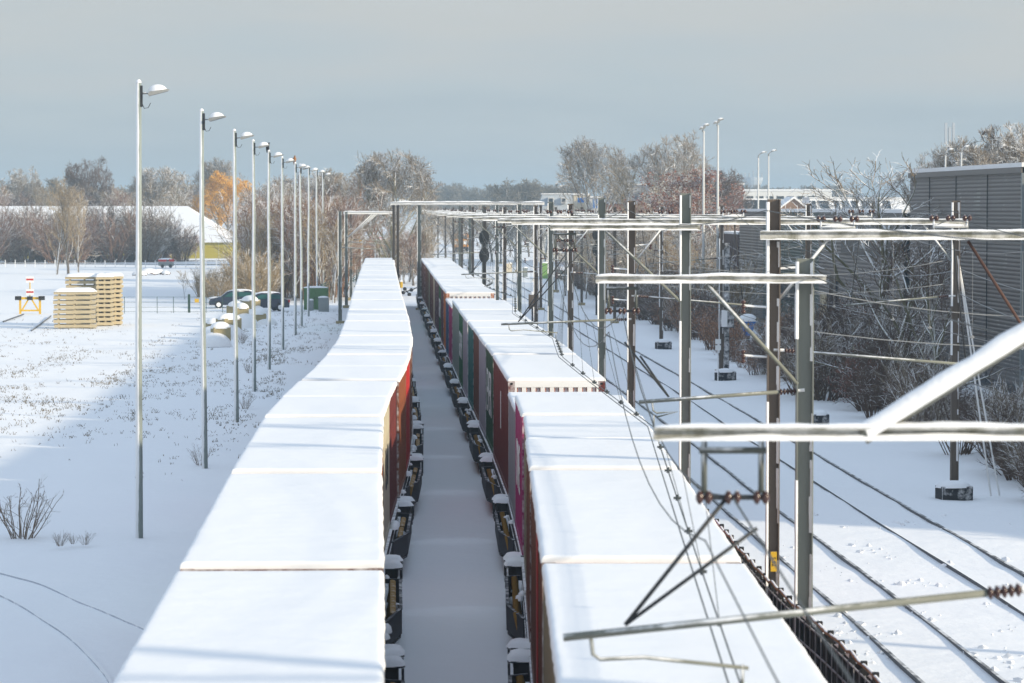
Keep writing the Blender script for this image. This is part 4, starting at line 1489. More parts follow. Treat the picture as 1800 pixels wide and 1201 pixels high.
for dx, k in ((0, 1.0), (1.2, .85), (-1.4, .9)):
    tree('slim', (g.x + dx, g.y + dx * .4, -.1), 12.5 * k, 'thin multi-stemmed tree in front of the barn', 'thin trees in front of the barn', dx * 3, .9)
tree_px('sapling', 325, 472, 275, 'thin leafless sapling beside the wire fence')
g = G(344, 458)
tree('beech', (g.x, g.y, 0), 4.0, 'small sapling with orange brown leaves by the barn', None, .3, 1.3, 'leafy_tree')

# --- skyline rows
rnd = random.Random(5)
def row(keys, x0, x1, n, d, top0, top1, label, group, name='bare_tree', wx=(.9, 1.25), dj=25):
    for i in range(n):
        px = x0 + (x1 - x0) * (i + rnd.uniform(.1, .9)) / n
        dd = d + rnd.uniform(-dj, dj)
        tree_px(rnd.choice(keys), px, rnd.uniform(top0, top1), dd, label, group, rnd.uniform(*wx), rnd.uniform(0, 6.28), name)
row(['far1', 'far2'], 740, 1010, 16, 950, 318, 335, 'hazy blue tree on the far horizon between the big tree and the houses', 'hazy trees on the horizon', dj=60)
row(['far1', 'far2'], 900, 1000, 4, 640, 312, 325, 'blue grey tree behind the white houses', 'trees behind the white houses', dj=40)
row(['far1', 'far2'], 1290, 1480, 12, 1050, 322, 332, 'hazy tree on the horizon beyond the flat white building', 'hazy trees beyond the flat building', dj=60)
row(['far1', 'far2'], -40, 330, 18, 640, 318, 340, 'hazy grey tree in the wood beyond the barn', 'hazy trees beyond the barn', dj=60)
row(['round1', 'round2', 'round3'], 470, 660, 12, 430, 292, 325, 'grey snow dusted tree behind the row of lamp posts', 'grey trees behind the lamp posts', dj=40)
row(['slim', 'slimred', 'round3'], -20, 260, 16, 545, 322, 348, 'pale snowy tree just behind the barn roof', 'trees just behind the barn', wx=(.9, 1.5))
row(['slim', 'round2', 'slimred'], 290, 350, 7, 560, 322, 350, 'pale tangled tree between the barn and the willow', 'trees between barn and willow', wx=(.9, 1.4))
row(['slimred'], 466, 610, 20, 300, 340, 378, 'reddish slender birch in the thicket behind the lamp posts', 'birches behind the lamp posts', wx=(.9, 1.5), dj=28)
row(['slim'], 455, 590, 10, 280, 355, 400, 'tan slender tree in the thicket behind the lamp posts', 'tan trees behind the lamp posts', wx=(.9, 1.4), dj=15)
row(['slimred', 'slim'], 690, 745, 7, 330, 380, 415, 'reddish thicket tree between the far ends of the two trains', 'thicket trees between the trains', wx=(1.0, 1.6), dj=10)
row(['slim', 'round2'], 740, 1000, 16, 480, 352, 380, 'bare tree behind the distant masts', 'bare trees behind the distant masts', wx=(.9, 1.4), dj=50)
row(['slim', 'slimred', 'round2'], 990, 1290, 18, 290, 365, 400, 'bare snow dusted tree in the belt below the houses', 'trees in the belt below the houses', wx=(1.0, 1.5), dj=40)

# --- shrubs beside the right-hand tracks: the bank follows the outer track
EDGE = sorted([(G(x, y).y, G(x, y).x) for x, y in ((1130, 580), (1190, 608), (1250, 652), (1330, 692), (1420, 716), (1500, 752), (1590, 792), (1640, 838), (1710, 872), (1800, 905))])
EDGE = [(EDGE[0][0] - 25, EDGE[0][1] + 2.2)] + EDGE + [(EDGE[-1][0] + 150, EDGE[-1][1] - 4.0)]
TOPL = [(1100, 430), (1230, 450), (1270, 520), (1300, 600), (1340, 600), (1380, 545), (1440, 555), (1500, 520), (1600, 590), (1690, 685), (1800, 690), (2200, 700)]
for i in range(265):
    d = 74 + (i / 265) ** 1.3 * 250
    depth = rnd.random() ** 1.2
    x = interp(EDGE, d) + 1.6 + depth * 6.5
    key = rnd.choice(['r1', 'r2', 'r3', 'r1', 'r2'])
    lb, gp = 'dark snow dusted shrub in the thicket beside the outer track', 'shrubs beside the outer track'
    if 150 < d < 215 and rnd.random() < .6:
        key, lb, gp = 'ro', 'shrub with dry orange leaves beside the black signal mast', 'orange leaved shrubs'
    elif 112 < d < 132 and depth < .5 and rnd.random() < .5:
        key, lb, gp = 'rr', 'low shrub with rusty brown leaves at the foot of the thicket', 'rusty leaved shrubs'
    s = rnd.uniform(.75, 1.1) * (.8 + .4 * depth)
    if d < 100:
        s *= .8
    pxs = VPX + F_PX * x / d
    cap = 8.4 - (interp(TOPL, pxs) - 365) * d / F_PX
    s = max(.25, min(s, cap / 3.4))
    shrub(key, (x, d + rnd.uniform(-1.2, 1.2), -.05), s, lb, gp)
for i in range(26):
    d = rnd.uniform(190, 300)
    px = rnd.uniform(1085, 1290)
    x = (px - VPX) * d / F_PX
    if x < interp(EDGE, d) + 1.5:
        continue
    shrub(rnd.choice(['t1', 't1', 'r3']), (x, d, -.05), rnd.uniform(.8, 1.15), 'tan snow flecked bush in the belt beyond the black equipment mast', 'tan bushes beyond the black mast')
# --- shrubs in front of the barn and along the road
for i in range(34):
    px = -30 + 370 * (i + rnd.random()) / 34
    d = rnd.uniform(455, 485)
    key = rnd.choice(['l1', 'l2', 'l3', 'l1'])
    p = atd(px, 455, d)
    if px > 322:
        continue
    top = 368 + rnd.uniform(-8, 22) + (22 if px > 270 else 0)
    s = atd(px, top, d).z / 7.0
    shrub(key, (p.x, d, -.1), s, 'bare brown shrub in the hedge in front of the barn', 'hedge in front of the barn')
for i in range(10):
    p = G(345 + 125 * (i + rnd.random()) / 10, rnd.uniform(518, 535))
    shrub('t1', (p.x, p.y, -.1), rnd.uniform(.7, 1.1) * (.62 if i < 6 else 1), 'tan brushwood behind the parked cars', 'tan brushwood by the cars')
for i in range(16):
    p = G(450 + 140 * (i + rnd.random()) / 16, rnd.uniform(508, 525))
    shrub(rnd.choice(['t2', 't3']), (p.x, p.y, -.1), rnd.uniform(.8, 1.1), 'tall upright brushwood behind the lamp posts', 'tall brushwood behind the lamp posts')
for i in range(8):
    p = G(590 + 14 * rnd.random(), 480 + i * 1.5)
    shrub('ro', (p.x, p.y + 40, -.1), rnd.uniform(1.0, 1.4), 'orange leaved shrub beside the grey green masts', 'orange shrubs by the grey green masts')
for i in range(7):
    p = G(700 + 42 * (i + rnd.random()) / 7, 478 + rnd.uniform(0, 6))
    shrub('r3', (p.x, p.y, -.1), rnd.uniform(1.0, 1.4), 'snowy shrub in the gap between the two trains', 'snowy shrubs between the trains')
p = G(38, 940)
o = shrub('s1', (p.x, p.y, .0), 1.15, 'small sprouting shrub nearest the camera in the snow field', None, .4)
for px, py, s in ((105, 958, .3), (150, 956, .26), (640 / 5 * 1, 955, .2), (430, 720, .5), (438, 655, .5), (352, 815, .5), (426, 602, .55)):
    p = G(px, py)
    shrub('s1', (p.x, p.y, 0), s, 'low dead plant poking through the snow field', 'dead plants in the snow field')
# --- brown grass and weed tips, too many to count
wb = MB()
for i in range(7500):
    if rnd.random() < .75:
        px, py = rnd.uniform(-20, 500), rnd.gauss(665, 52)
    else:
        px, py = rnd.uniform(420, 600), rnd.uniform(545, 640)
    if py < 545:
        continue
    p = G(px, py)
    if mnoise.noise(Vector((p.x * .35, p.y * .12, 9))) + rnd.uniform(-.6, .36) < .06:
        continue
    if p.x > interp(LTAB, p.y) - 2.6:
        continue
    z = gz(p.x, p.y)
    h = rnd.uniform(.04, .16)
    for _ in range(rnd.randint(2, 4)):
        a, l = rnd.uniform(0, 6.28), rnd.uniform(.2, .9)
        q = Vector((p.x + rnd.gauss(0, .08), p.y + rnd.gauss(0, .08), z - .02))
        e = q + Vector((math.cos(a) * l * h, math.sin(a) * l * h, h))
        s = Vector((.014, 0, 0))
        wb.add([q - s, q + s, e], [(0, 1, 2)])
        if rnd.random() < .4:
            f = e + Vector((math.cos(a) * .05, math.sin(a) * .05, -.03))
            wb.add([e - Vector((0, 0, .02)), f, e + Vector((0, .01, .012))], [(0, 1, 2)])
wo = wb.build('dead_weeds', 'weed', None, False, False)
tag(wo, 'dry weed tips poking through the snow', None, None, 'stuff')
# --- trodden snow lumps round the open tracks
cl = MB()
for i in range(900):
    px, py = rnd.uniform(1250, 1800), rnd.uniform(900, 1200)
    p = G(px, py)
    if mnoise.noise(Vector((p.x * .8, p.y * .4, 4))) < .16 or p.x < interp(FT, p.y) + .6:
        continue
    r = .018 + .08 * rnd.random() ** 3
    z = gz(p.x, p.y)
    vs = []
    for (a, b, c) in ((1, 0, 0), (-1, 0, 0), (0, 1, 0), (0, -1, 0), (0, 0, 1), (.7, .7, .4), (-.7, .6, .5), (.6, -.7, .5)):
        k = r * rnd.uniform(.6, 1.2)
        vs.append((p.x + a * k * 1.3, p.y + b * k * 1.3, z + max(c, -.1) * k))
    cl.add(vs, [(0, 5, 4), (5, 2, 4), (2, 6, 4), (6, 1, 4), (1, 3, 4), (3, 7, 4), (7, 0, 4), (0, 2, 5), (2, 1, 6), (3, 0, 7)])
co_ = cl.build('snow_clods', 'snow', None, False)
tag(co_, 'loose snow clods on the track bed', None, None, 'stuff')
# ------------------------------------------------------------------ yard lamps
def dome(rx, ry, h, n=14, k=5, c=(0, 0, 0), sd_=0):
    m = MB()
    m.v.append((c[0], c[1], c[2] + h))
    for i in range(1, k + 1):
        a = PI / 2 * i / k
        for j in range(n):
            t = 2 * PI * j / n
            f = 1 + .12 * mnoise.noise(Vector((math.cos(t) * 1.3, math.sin(t) * 1.3, sd_ + i * .1)))
            m.v.append((c[0] + rx * math.sin(a) * math.cos(t) * f, c[1] + ry * math.sin(a) * math.sin(t) * f, c[2] + h * math.cos(a)))
    for j in range(n):
        m.f.append((0, 1 + j, 1 + (j + 1) % n))
    for i in range(k - 1):
        for j in range(n):
            a, b = 1 + i * n + j, 1 + i * n + (j + 1) % n
            m.f.append((a, a + n, b + n, b))
    return m

def yard_lamp(loc, H, label, group, seed, rz=0.0):
    t = thing('lamp_post', loc, rz, label, 'lamp post', group)
    rnd_ = random.Random(seed)
    t.rotation_euler = (rnd_.uniform(-.006, .006), rnd_.uniform(-.006, .006), rnd_.uniform(-.25, .25))
    w1, w2 = rnd_.uniform(-.03, .03), rnd_.uniform(-.03, .03)
    pts = [(0, 0, -.2), (w1 * .3, 0, H * .2), (w1, 0, H * .45), (w2, 0, H * .7), (0, 0, H)]
    MB().tube(pts, [.10, .092, .085, .078, .068], 12).build('pole', 'lamp_pole', t, True)
    m = MB()
    m.box(.02, -.06, H - .62, .10, .06, H - .08)
    m.build('driver_box', 'dark_steel', t)
    MB().tube([(.06, 0, H - .28), (.2, 0, H - .27), (.32, 0, H - .27)], .026, 6).build('bracket', 'lamp_head', t, True)
    h = MB().prism([(.24, -.50), (.30, -.44), (.82, -.36), (.90, -.37), (.86, -.42), (.30, -.56)], 'y', -.2, .2)
    ho = h.build('lamp_head', 'lamp_head', t)
    d = dome(.29, .19, .2, c=(.55, 0, -.425), sd_=seed)
    o = d.build('snow', 'snow', ho, True)
    ho.location = (.02, 0, H + .16)
    ho.scale = (.84, .9, .9)
    MB().tube([(.07, 0, H - .5), (.14, 0, H - .66), (.24, 0, H - .64), (.3, 0, H - .52)], .009, 5).build('cable', 'black', t, True)
    dome(.075, .075, .09, 10, 4, (0, 0, H - .01)).build('pole_cap_snow', 'snow', t, True)
    return t

LAMPS = [(245, 940, 145), (360, 820, 195), (416, 742, 230), (447, 688, 248), (473, 648, 266), (497, 612, 277), (519, 588, 287), (530, 572, 290), (542, 556, 294), (558, 540, 298), (569, 526, 303), (637, 494, 310), (660, 480, 315), (665, 476, 318)]
LL = ['tallest lamp post, nearest the camera at the edge of the snow field', None, None, None, 'lamp post with a black crow perched on its top', None, 'lamp post with a brown hawk perched on its top', None, None, None, None,
      'lamp post beyond the far end of the left-hand train, standing alone', 'one of two close lamp posts before the big round tree, the nearer', 'one of two close lamp posts before the big round tree, the farther']
for i, (px, by, ty) in enumerate(LAMPS):
    g = ground(px, by)
    H = atd(px, ty, g.y).z
    yard_lamp((g.x, g.y, 0), H, LL[i] or 'snow streaked lamp post, %s from the camera in its row' % ORD[i], 'yard lamp posts', i * 3 + 1, 0)

def bird(loc, s, m_, label, name, rz):
    t = MB()
    t.tube([(0, -.02, 0), (0, 0, .06), (0, .03, .16), (0, .02, .25), (0, -.02, .31), (0, -.04, .36), (0, -.075, .37), (0, -.13, .36)], [.012, .06, .085, .075, .05, .045, .025, .004], 10)
    t.prism([(-.05, .10), (.05, .10), (.03, -.16), (-.03, -.16)], 'y', .06, .10)
    for sx in (-1, 1):
        t.tube([(sx * .03, 0, .04), (sx * .03, -.01, -.04)], .008, 5)
        t.tube([(sx * .07, .03, .24), (sx * .085, .06, .12), (sx * .05, .1, -.04)], [.03, .04, .008], 6)
    o = t.build(name, m_, None, True)
    o.location = loc
    o.scale = (s, s, s)
    o.rotation_euler.z = rz
    tag(o, label, 'bird')
g = ground(473, 648)
bird((g.x, g.y, atd(473, 266, g.y).z + .08), .95, 'crow', 'black crow perched on top of a lamp post', 'crow', 1.1)
g = ground(519, 588)
bird((g.x, g.y, atd(519, 287, g.y).z + .08), 1.1, 'hawk', 'brown bird of prey perched on a lamp post', 'hawk', .4)

# ------------------------------------------------------------------ stacked pale timber
def slab_stack(px, d, w, dep, n, pitch, rz, word, off=0.0):
    c = atd(px, 577, d)
    for k in range(n):
        z = .06 + k * pitch
        jx, jr = random.uniform(-.04, .04), random.uniform(-.015, .015)
        where = 'topmost under a cap of snow' if k == n - 1 else ('lowest, on the ground' if k == 0 else '%s from the ground' % ORD[k])
        t = thing('timber_pallet', (c.x + jx, d, z), rz + jr, 'pale timber pallet in the %s stack, %s' % (word, where), 'timber pallet', 'pale timber in the %s stack' % word)
        m = MB()
        nb = 9
        for b in range(nb):
            y0 = -dep / 2 + b * dep / nb
            m.box(-w / 2 + random.uniform(-.015, .015), y0 + .008, 0, w / 2 + random.uniform(-.015, .015), y0 + dep / nb - .008, pitch * .62)
        m.build('deck', 'wood_new', t)
        s = MB()
        for x in (-w * .38, 0, w * .38):
            s.box(x - .06, -dep / 2 + .12, -pitch * .38 + .002, x + .06, dep / 2 - .12, -.002)
        s.build('bearer', 'wood_new', t)
        if k == n - 1:
            sm = MB()
            nx, ny = 14, 14
            for j in range(ny + 1):
                for i in range(nx + 1):
                    u, v = 2 * i / nx - 1, 2 * j / ny - 1
                    e = max(abs(u), abs(v))
                    sm.v.append((u * (w / 2 + .05), v * (dep / 2 + .05), pitch * .62 - .03 + (.26 + .07 * mnoise.noise(Vector((u * 2, v * 2, px * .1)))) * (1 - e ** 6)))
            for j in range(ny):
                for i in range(nx):
                    a = j * (nx + 1) + i
                    sm.f.append((a, a + 1, a + nx + 2, a + nx + 1))
            sm.build('snow', 'snow', t, True)
slab_stack(132, 208.5, 2.9, 1.9, 8, .33, .12, 'front')
slab_stack(150, 213.5, 2.7, 2.4, 11, .325, .12, 'rear')
slab_stack(182, 212.5, 1.25, 1.6, 11, .325, .30, 'narrow middle')
slab_stack(198, 214.5, 1.1, 1.6, 11, .325, .42, 'outer narrow')

# ------------------------------------------------------------------ yellow buffer stop
g = ground(53, 550)
t = thing('buffer_stop', (g.x, g.y, 0), .1, 'yellow buffer stop with two red and white boards', 'buffer stop')
for s in (-1, 1):
    m = MB()
    m.bar((s * .78, 0, -.1), (s * .78, 0, 1.2), .17, .2)
    m.build('upright', 'yellow', t)
    m = MB()
    m.bar((s * .70, -.05, .12), (s * .16, -.05, 1.02), .1, .12)
    m.build('diagonal', 'yellow', t)
    m = MB()
    m.box(s * .93 - .25, -.28, 1.02, s * .93 + .25, -.11, 1.34)
    m.build('buffer_pad', 'black', t, bevel=.02)
MB().box(-.95, -.10, 1.06, .95, .10, 1.26).build('cross_beam', 'yellow', t)
MB().box(-.72, -.08, .12, .72, .06, .25).build('tie_bar', 'yellow', t)
MB().box(-.22, -.2, 1.02, .22, -.101, 1.32).build('centre_pad', 'black', t)
MB().tube([(0, 0, 1.2), (0, 0, 2.6)], .05, 8).build('post', 'yellow', t)
for z in (1.42, 2.42):
    b = MB().box(-.31, -.09, z, .31, -.055, z + .48).build('sign_board', 'white', t)
    MB().box(-.285, -.096, z + .17, .285, -.0905, z + .31).build('red_stripe', 'red', b)
m = MB()
a, b = ground(-40, 566) - g, ground(33, 553) - g
m.bar((a.x, a.y, .02), (b.x, b.y, .02), .07, .1)
m.build('rail', 'rail', t)
m = MB()
a, b = ground(-40, 583) - g, ground(72, 556) - g
m.bar((a.x, a.y, .02), (b.x, b.y, .02), .07, .1)
m.build('rail', 'rail', t)

# ------------------------------------------------------------------ the barn
d0 = 497
xl, xr = atd(-70, 400, d0).x, atd(400, 400, d0).x
ze, zr = 2.75, 8.65
dd = 26.0
xrr = atd(330, 400, d0 + 13).x
t = thing('barn', (xr, d0, 0), 0, 'long low barn with ochre green walls and a snowy hipped roof', 'barn')
m = MB().box(xl - xr, 0, -.3, 0, dd, ze)
m.build('wall', 'barn_wall', t)
m = MB()
L = xl - xr
ov = .6
m.add([(L - ov, -ov, ze - .15), (ov, -ov, ze - .15), (ov, dd + ov, ze - .15), (L - ov, dd + ov, ze - .15), (L - ov, dd / 2, zr), (xrr - xr, dd / 2, zr)],
      [(0, 1, 5, 4), (1, 2, 5), (2, 3, 4, 5), (3, 0, 4), (3, 2, 1, 0)])
m.build('roof', 'roof_snow', t)
m = MB()
MB().box(-1.5, -.05, 0, -1.46, -.002, ze - .2).build('downpipe', 'white', t)

# ------------------------------------------------------------------ road fence, skip, debris
a, b = ground(-60, 469), ground(470, 471)
t = thing('road_fence', (a.x, a.y, 0), 0, 'thin two railed fence along the snowy road in front of the barn', 'fence')
n = 30
for k in range(n + 1):
    p = (b - a) * (k / n)
    MB().box(p.x - .05, p.y - .05, -.2, p.x + .05, p.y + .05, 1.0).build('post', 'steel_grey', t)
for z in (.45, .95):
    MB().bar((0, 0, z), (b.x - a.x, b.y - a.y, z), .06, .09).build('rail', 'dark_steel', t)
g = ground(292, 471)
t = thing('parked_trailer', (g.x, g.y, 0), .2, 'small blue grey trailer with red panels and snow on top by the road', 'trailer')
MB().box(-1.3, -.7, .35, 1.3, .7, 1.0).build('body', 'cab_grey', t, bevel=.04)
MB().box(-1.32, -.72, 1.1, .0, .72, 1.45).build('red_panel', 'red', t)
MB().box(.45, -.72, 1.1, 1.32, .72, 1.5).build('red_panel', 'red', t)
MB().lathe([(.3, -.1), (.3, .1)], 14, (-.7, -.72, .3), 'y').build('wheel', 'black', t)
MB().lathe([(.3, -.1), (.3, .1)], 14, (.7, -.72, .3), 'y').build('wheel', 'black', t)
dome(1.3, .7, .3, c=(0, 0, 1.42)).build('snow', 'snow', t, True)
t.scale = (.8, .8, .8)
for k, (px, py, r) in enumerate(((262, 482, 1.3), (278, 481, 1.0), (290, 482, .8), (245, 484, 1.0))):
    g = ground(px, py)
    t = thing('debris_heap', (g.x, g.y, -.05), k, 'snow covered heap of rubble near the road, %s of four' % ORD[k], 'rubble heap', 'rubble heaps')
    dome(r, r * .7, .55 * r, c=(0, 0, .1), sd_=k).build('snow', 'snow', t, True)
    m = MB()
    for q in range(6):
        an = q * 1.1
        m.bar((math.cos(an) * r * .9, math.sin(an) * r * .6, .02), (math.cos(an) * r * .3, math.sin(an) * r * .9, .2), .12, .1)
    m.build('debris', 'rust_pole', t)

# ------------------------------------------------------------------ wire fence with yellow sign
a, b = ground(190, 549), ground(420, 549)
t = thing('wire_fence', (a.x, a.y, 0), 0, 'low wire fence with a dark green gate post and a yellow sign', 'fence')
L = (b - a).length
for k in range(9):
    x = L * k / 8
    MB().tube([(x, 0, -.1), (x, 0, 1.25)], .025, 6).build('post', 'fence_green', t)
for z in (.05, .4, .8, 1.22):
    MB().tube([(0, 0, z), (L, 0, z)], .012, 5).build('wire', 'fence_green', t)
gx = (ground(333, 549) - a).x
MB().box(gx - .12, -.1, -.1, gx + .06, .08, 1.45).build('gate_post', 'fence_green', t)
gx = (ground(346, 549) - a).x
MB().box(gx - .17, -.06, .78, gx + .17, -.03, 1.08).build('yellow_sign', 'yellow', t)

# ------------------------------------------------------------------ parked cars under snow
def car(loc, rz, label, m_, Lc=4.3):
    t = thing('parked_car', loc, rz, label, 'car', 'parked cars')
    body = [(-2.1, .30), (-2.13, .72), (-1.95, .95), (-1.7, 1.0), (-1.45, 1.42), (-1.2, 1.5), (.25, 1.5), (.6, 1.42), (1.15, .98), (1.95, .84), (2.12, .62), (2.1, .30)]
    m = MB()
    k = len(body)
    for y, sx, top in ((-.84, 1.0, 1), (-.70, .985, 0), (.70, .985, 0), (.84, 1.0, 1)):
        pass
    rows_ = [(-.86, .55), (-.72, 1.0), (.72, 1.0), (.86, .55)]
    for y, f in rows_:
        for (x, z) in body:
            yy = y if z < .9 or abs(y) < .8 else math.copysign(.70, y)
            zz = z if abs(y) < .8 else min(z, .95)
            m.v.append((x, yy, zz))
    for r in range(3):
        for i in range(k):
            i2 = (i + 1) % k
            m.f.append((r * k + i, r * k + i2, (r + 1) * k + i2, (r + 1) * k + i))
    m.f.append(tuple(range(k)))
    m.f.append(tuple(range(4 * k - 1, 3 * k - 1, -1)))
    m.build('body', m_, t)
    for s in (-1, 1):
        w_ = MB().prism([(-1.5, 1.0), (-1.3, 1.36), (-.35, 1.38), (-.35, 1.0)], 'y', s * .725 - .012, s * .725 + .012)
        w_.build('side_window', 'teal', t)
        w_ = MB().prism([(-.27, 1.0), (-.27, 1.38), (.3, 1.37), (.85, 1.0)], 'y', s * .725 - .012, s * .725 + .012)
        w_.build('side_window', 'teal', t)
        MB().box(-2.16, s * .72 - .13, .72, -2.03, s * .72 + .13, .93).build('tail_lamp', 'tail_red', t)
        MB().box(2.0, s * .66 - .16, .62, 2.12, s * .66 + .16, .76).build('headlight', 'white', t)
        for x in (-1.32, 1.32):
            wo_ = MB().lathe([(.2, -.09), (.31, -.1), (.33, -.06), (.33, .06), (.31, .1), (.2, .09)], 18, (x, s * .78, .33), 'y').build('wheel', 'black', t)
            MB().lathe([(.17, -.01), (.19, .01)], 12, (x, s * .885, .33), 'y').build('rim', 'steel_grey', wo_)
    MB().box(-2.17, -.22, .5, -2.125, .22, .62).build('number_plate', 'white', t)
    dome(1.05, .72, .2, 16, 5, (-.5, 0, 1.42)).build('roof_snow', 'snow', t, True)
    dome(.75, .7, .16, 16, 5, (1.5, 0, .84)).build('bonnet_snow', 'snow', t, True)
    return t
g = ground(460, 546)
car((g.x, g.y, -.05), PI + .35, 'dark blue parked car with a red tail lamp, snow on its roof', 'car_blue')
g = ground(412, 541)
car((g.x, g.y, -.05), PI + .1, 'parked car buried in snow with teal windows behind the dark blue one', 'car_blue')

# ------------------------------------------------------------------ snow capped concrete blocks
for k, (px, py, sx, sz, lb) in enumerate(((388, 606, 1.1, 1.2, 'tan concrete block nearest the lamp posts with a snow cap'), (402, 593, 1.5, 1.35, 'largest tan concrete block in the snowy pile'),
                                          (376, 585, 1.0, .8, 'low tan block half buried behind the pile'), (424, 575, 1.3, 1.5, 'upright tan block between the second and third lamp posts'),
                                          (440, 562, 1.4, 1.6, 'tan block in front of the dark blue car'), (415, 562, 1.2, 1.2, 'round topped snowy block beside the buried car'), (455, 570, 1.0, .9, 'small tan block in the weeds near the lamp posts'))):
    g = ground(px, py)
    t = thing('concrete_block', (g.x, g.y, -.1), .3 + k * .5, lb, 'concrete block', 'concrete blocks')
    MB().box(-sx / 2, -.45, 0, sx / 2, .45, sz).build('block', 'concrete', t, bevel=.05)
    dome(sx * .6, .56, .42, 16, 6, (0, 0, sz - .1), k).build('snow', 'snow', t, True)
    dome(sx * 1.0, .95, sz * .75, 18, 6, (-.4, -.15, 0), k + 5).build('drift', 'snow', t, True)

# ------------------------------------------------------------------ cabinets, slatted fence, trackside bits
g = ground(556, 543)
t = thing('green_cabinet', (g.x, g.y, 0), -.05, 'large green double door cabinet with snow on top', 'cabinet')
MB().box(-1.0, -.4, -.1, 1.0, .4, 1.75).build('body', 'cab_green', t, bevel=.02)
for s in (-1, 1):
    o = MB().box(*((.02, -.425, .08, .95, -.401, 1.68) if s > 0 else (-.95, -.425, .08, -.02, -.401, 1.68))).build('door', 'cab_green', t)
    MB().box(s * .12 - .03, -.45, .8, s * .12 + .03, -.426, 1.0).build('handle', 'dark_steel', o)
dome(1.05, .45, .16, 16, 4, (0, 0, 1.74)).build('snow', 'snow', t, True)
g = ground(569, 547)
t = thing('grey_cabinet', (g.x, g.y, 0), 0, 'low grey cabinet with snow plastered front beside the green one', 'cabinet')
MB().box(-.42, -.3, -.1, .42, .3, 1.1).build('body', 'cab_grey', t, bevel=.02)
dome(.46, .34, .14, 12, 4, (0, 0, 1.09)).build('snow', 'snow', t, True)
g = ground(547, 545)
t = thing('grey_cabinet', (g.x, g.y, 0), 0, 'smallest grey box in front of the green cabinet', 'cabinet')
MB().box(-.2, -.2, -.1, .2, .2, .8).build('body', 'cab_grey', t, bevel=.02)
dome(.24, .24, .12, 12, 4, (0, 0, .79)).build('snow', 'snow', t, True)
a, b = ground(566, 528), ground(630, 491)
t = thing('slatted_fence', (a.x, a.y, 0), 0, 'dark green slatted fence running back from the green cabinet', 'fence')
v = b - a
for k in range(14):
    p = v * (k / 13)
    MB().box(p.x - .05, p.y - .05, -.2, p.x + .05, p.y + .05, 1.5).build('post', 'fence_green', t)
for z in (.25, .5, .75, 1.0, 1.25, 1.45):
    MB().bar((.1, -.08, z), (v.x + .1, v.y - .08, z), .03, .13).build('slat', 'fence_green', t)
g = ground(705, 516)
t = thing('marker_post', (g.x, g.y, 0), 0, 'short post with a yellow marker between the trains', 'marker post')
MB().tube([(0, 0, -.1), (0, 0, .7)], .05, 8).build('post', 'steel_grey', t)
MB().lathe([(.17, 0), (.17, .55), (.1, .62)], 12, (0, 0, .55)).build('marker', 'yellow', t)
dome(.2, .2, .16, 12, 4, (0, 0, 1.15)).build('snow', 'snow', t, True)
g = ground(716, 520)
t = thing('point_lever', (g.x, g.y, 0), .3, 'black point lever with round weights between the trains', 'point lever')
for p, q in (((-.4, 0, .3), (.4, 0, .55)), ((-.25, 0, .65), (.2, 0, .12)), ((.3, 0, .5), (1.4, .3, .9))):
    MB().tube([p, q], .05, 8).build('lever_arm', 'black', t)
for p in ((-.4, 0, .3), (.4, 0, .55), (-.25, 0, .65), (.2, 0, .12)):
    MB().lathe([(.05, -.15), (.17, -.1), (.17, .1), (.05, .15)], 12, p, 'y').build('weight', 'black', t, True)
g = ground(753, 502)
t = thing('stop_board', (g.x, g.y, 0), 0, 'red framed white stop board beside the far right-hand train', 'sign board')
MB().box(-.08, -.05, -.1, .08, .05, .6).build('post', 'white', t)
MB().box(-.6, -.06, .5, .6, -.02, 1.9).build('board', 'white', t)
for bx in ((-.6, -.075, 1.7, .6, -.061, 1.9), (-.6, -.075, .5, -.42, -.061, 1.69), (-.41, -.075, .5, .1, -.061, .68)):
    MB().box(*bx).build('red_band', 'red', t)
for px, top, d, kind, lb in ((669, 417, 430, 'tri', 'red and white triangular sign on a post beyond the left-hand train'), (635, 420, 360, 'yel', 'small yellow diamond sign beyond the left-hand train')):
    p = atd(px, top, d)
    t = thing('warning_sign', (p.x, d, 0), 0, lb, 'sign')
    MB().tube([(0, 0, -.1), (0, 0, p.z - .2)], .05, 8).build('post', 'steel_grey', t)
    if kind == 'tri':
        o = MB().prism([(-.5, p.z), (.5, p.z), (0, p.z - .9)], 'y', -.08, -.05).build('board', 'red', t)
        MB().prism([(-.24, p.z - .12), (.24, p.z - .12), (0, p.z - .55)], 'y', -.09, -.081).build('white_centre', 'white', o)
    else:
        MB().prism([(-.35, p.z - .35), (0, p.z), (.35, p.z - .35), (0, p.z - .7)], 'y', -.08, -.05).build('board', 'yellow', t)
g = ground(634, 500)
t = thing('green_hut', (g.x, g.y + 25, 0), 0, 'small bright green hut with a yellow sign beyond the left-hand train', 'hut')
MAT['hut_green'] = paint('hut_green', (.01, .30, .14), (.008, .22, .1), rough=.5, snow=UP, thr=.6)
MB().box(-.7, -.6, 0, .7, .6, 2.0).build('body', 'hut_green', t)
MB().box(-.3, -.62, 1.0, .3, -.601, 1.5).build('yellow_sign', 'yellow', t)
p = atd(664, 450, 470)
t = thing('dark_locomotive', (p.x, 470, 0), 0, 'dark locomotive with orange panels standing past the end of the left-hand train', 'locomotive')
MB().box(-1.9, 0, .9, 1.9, 12, 3.4).build('body', 'black_snowy', t, bevel=.1)
for x in (-1.2, .1, 1.0):
    MB().box(x - .25, -.03, 1.6, x + .25, -.002, 2.5).build('orange_panel', 'train_yellow', t)
dome(2.0, 6, .25, c=(0, 6, 3.38)).build('snow', 'snow', t, True)
MB().box(-1.95, -.1, .3, 1.95, 11, .88).build('underframe', 'black', t)
MB().box(-3.6, -.6, 1.0, 5.5, -.3, 1.25).build('handrail', 'white', t)
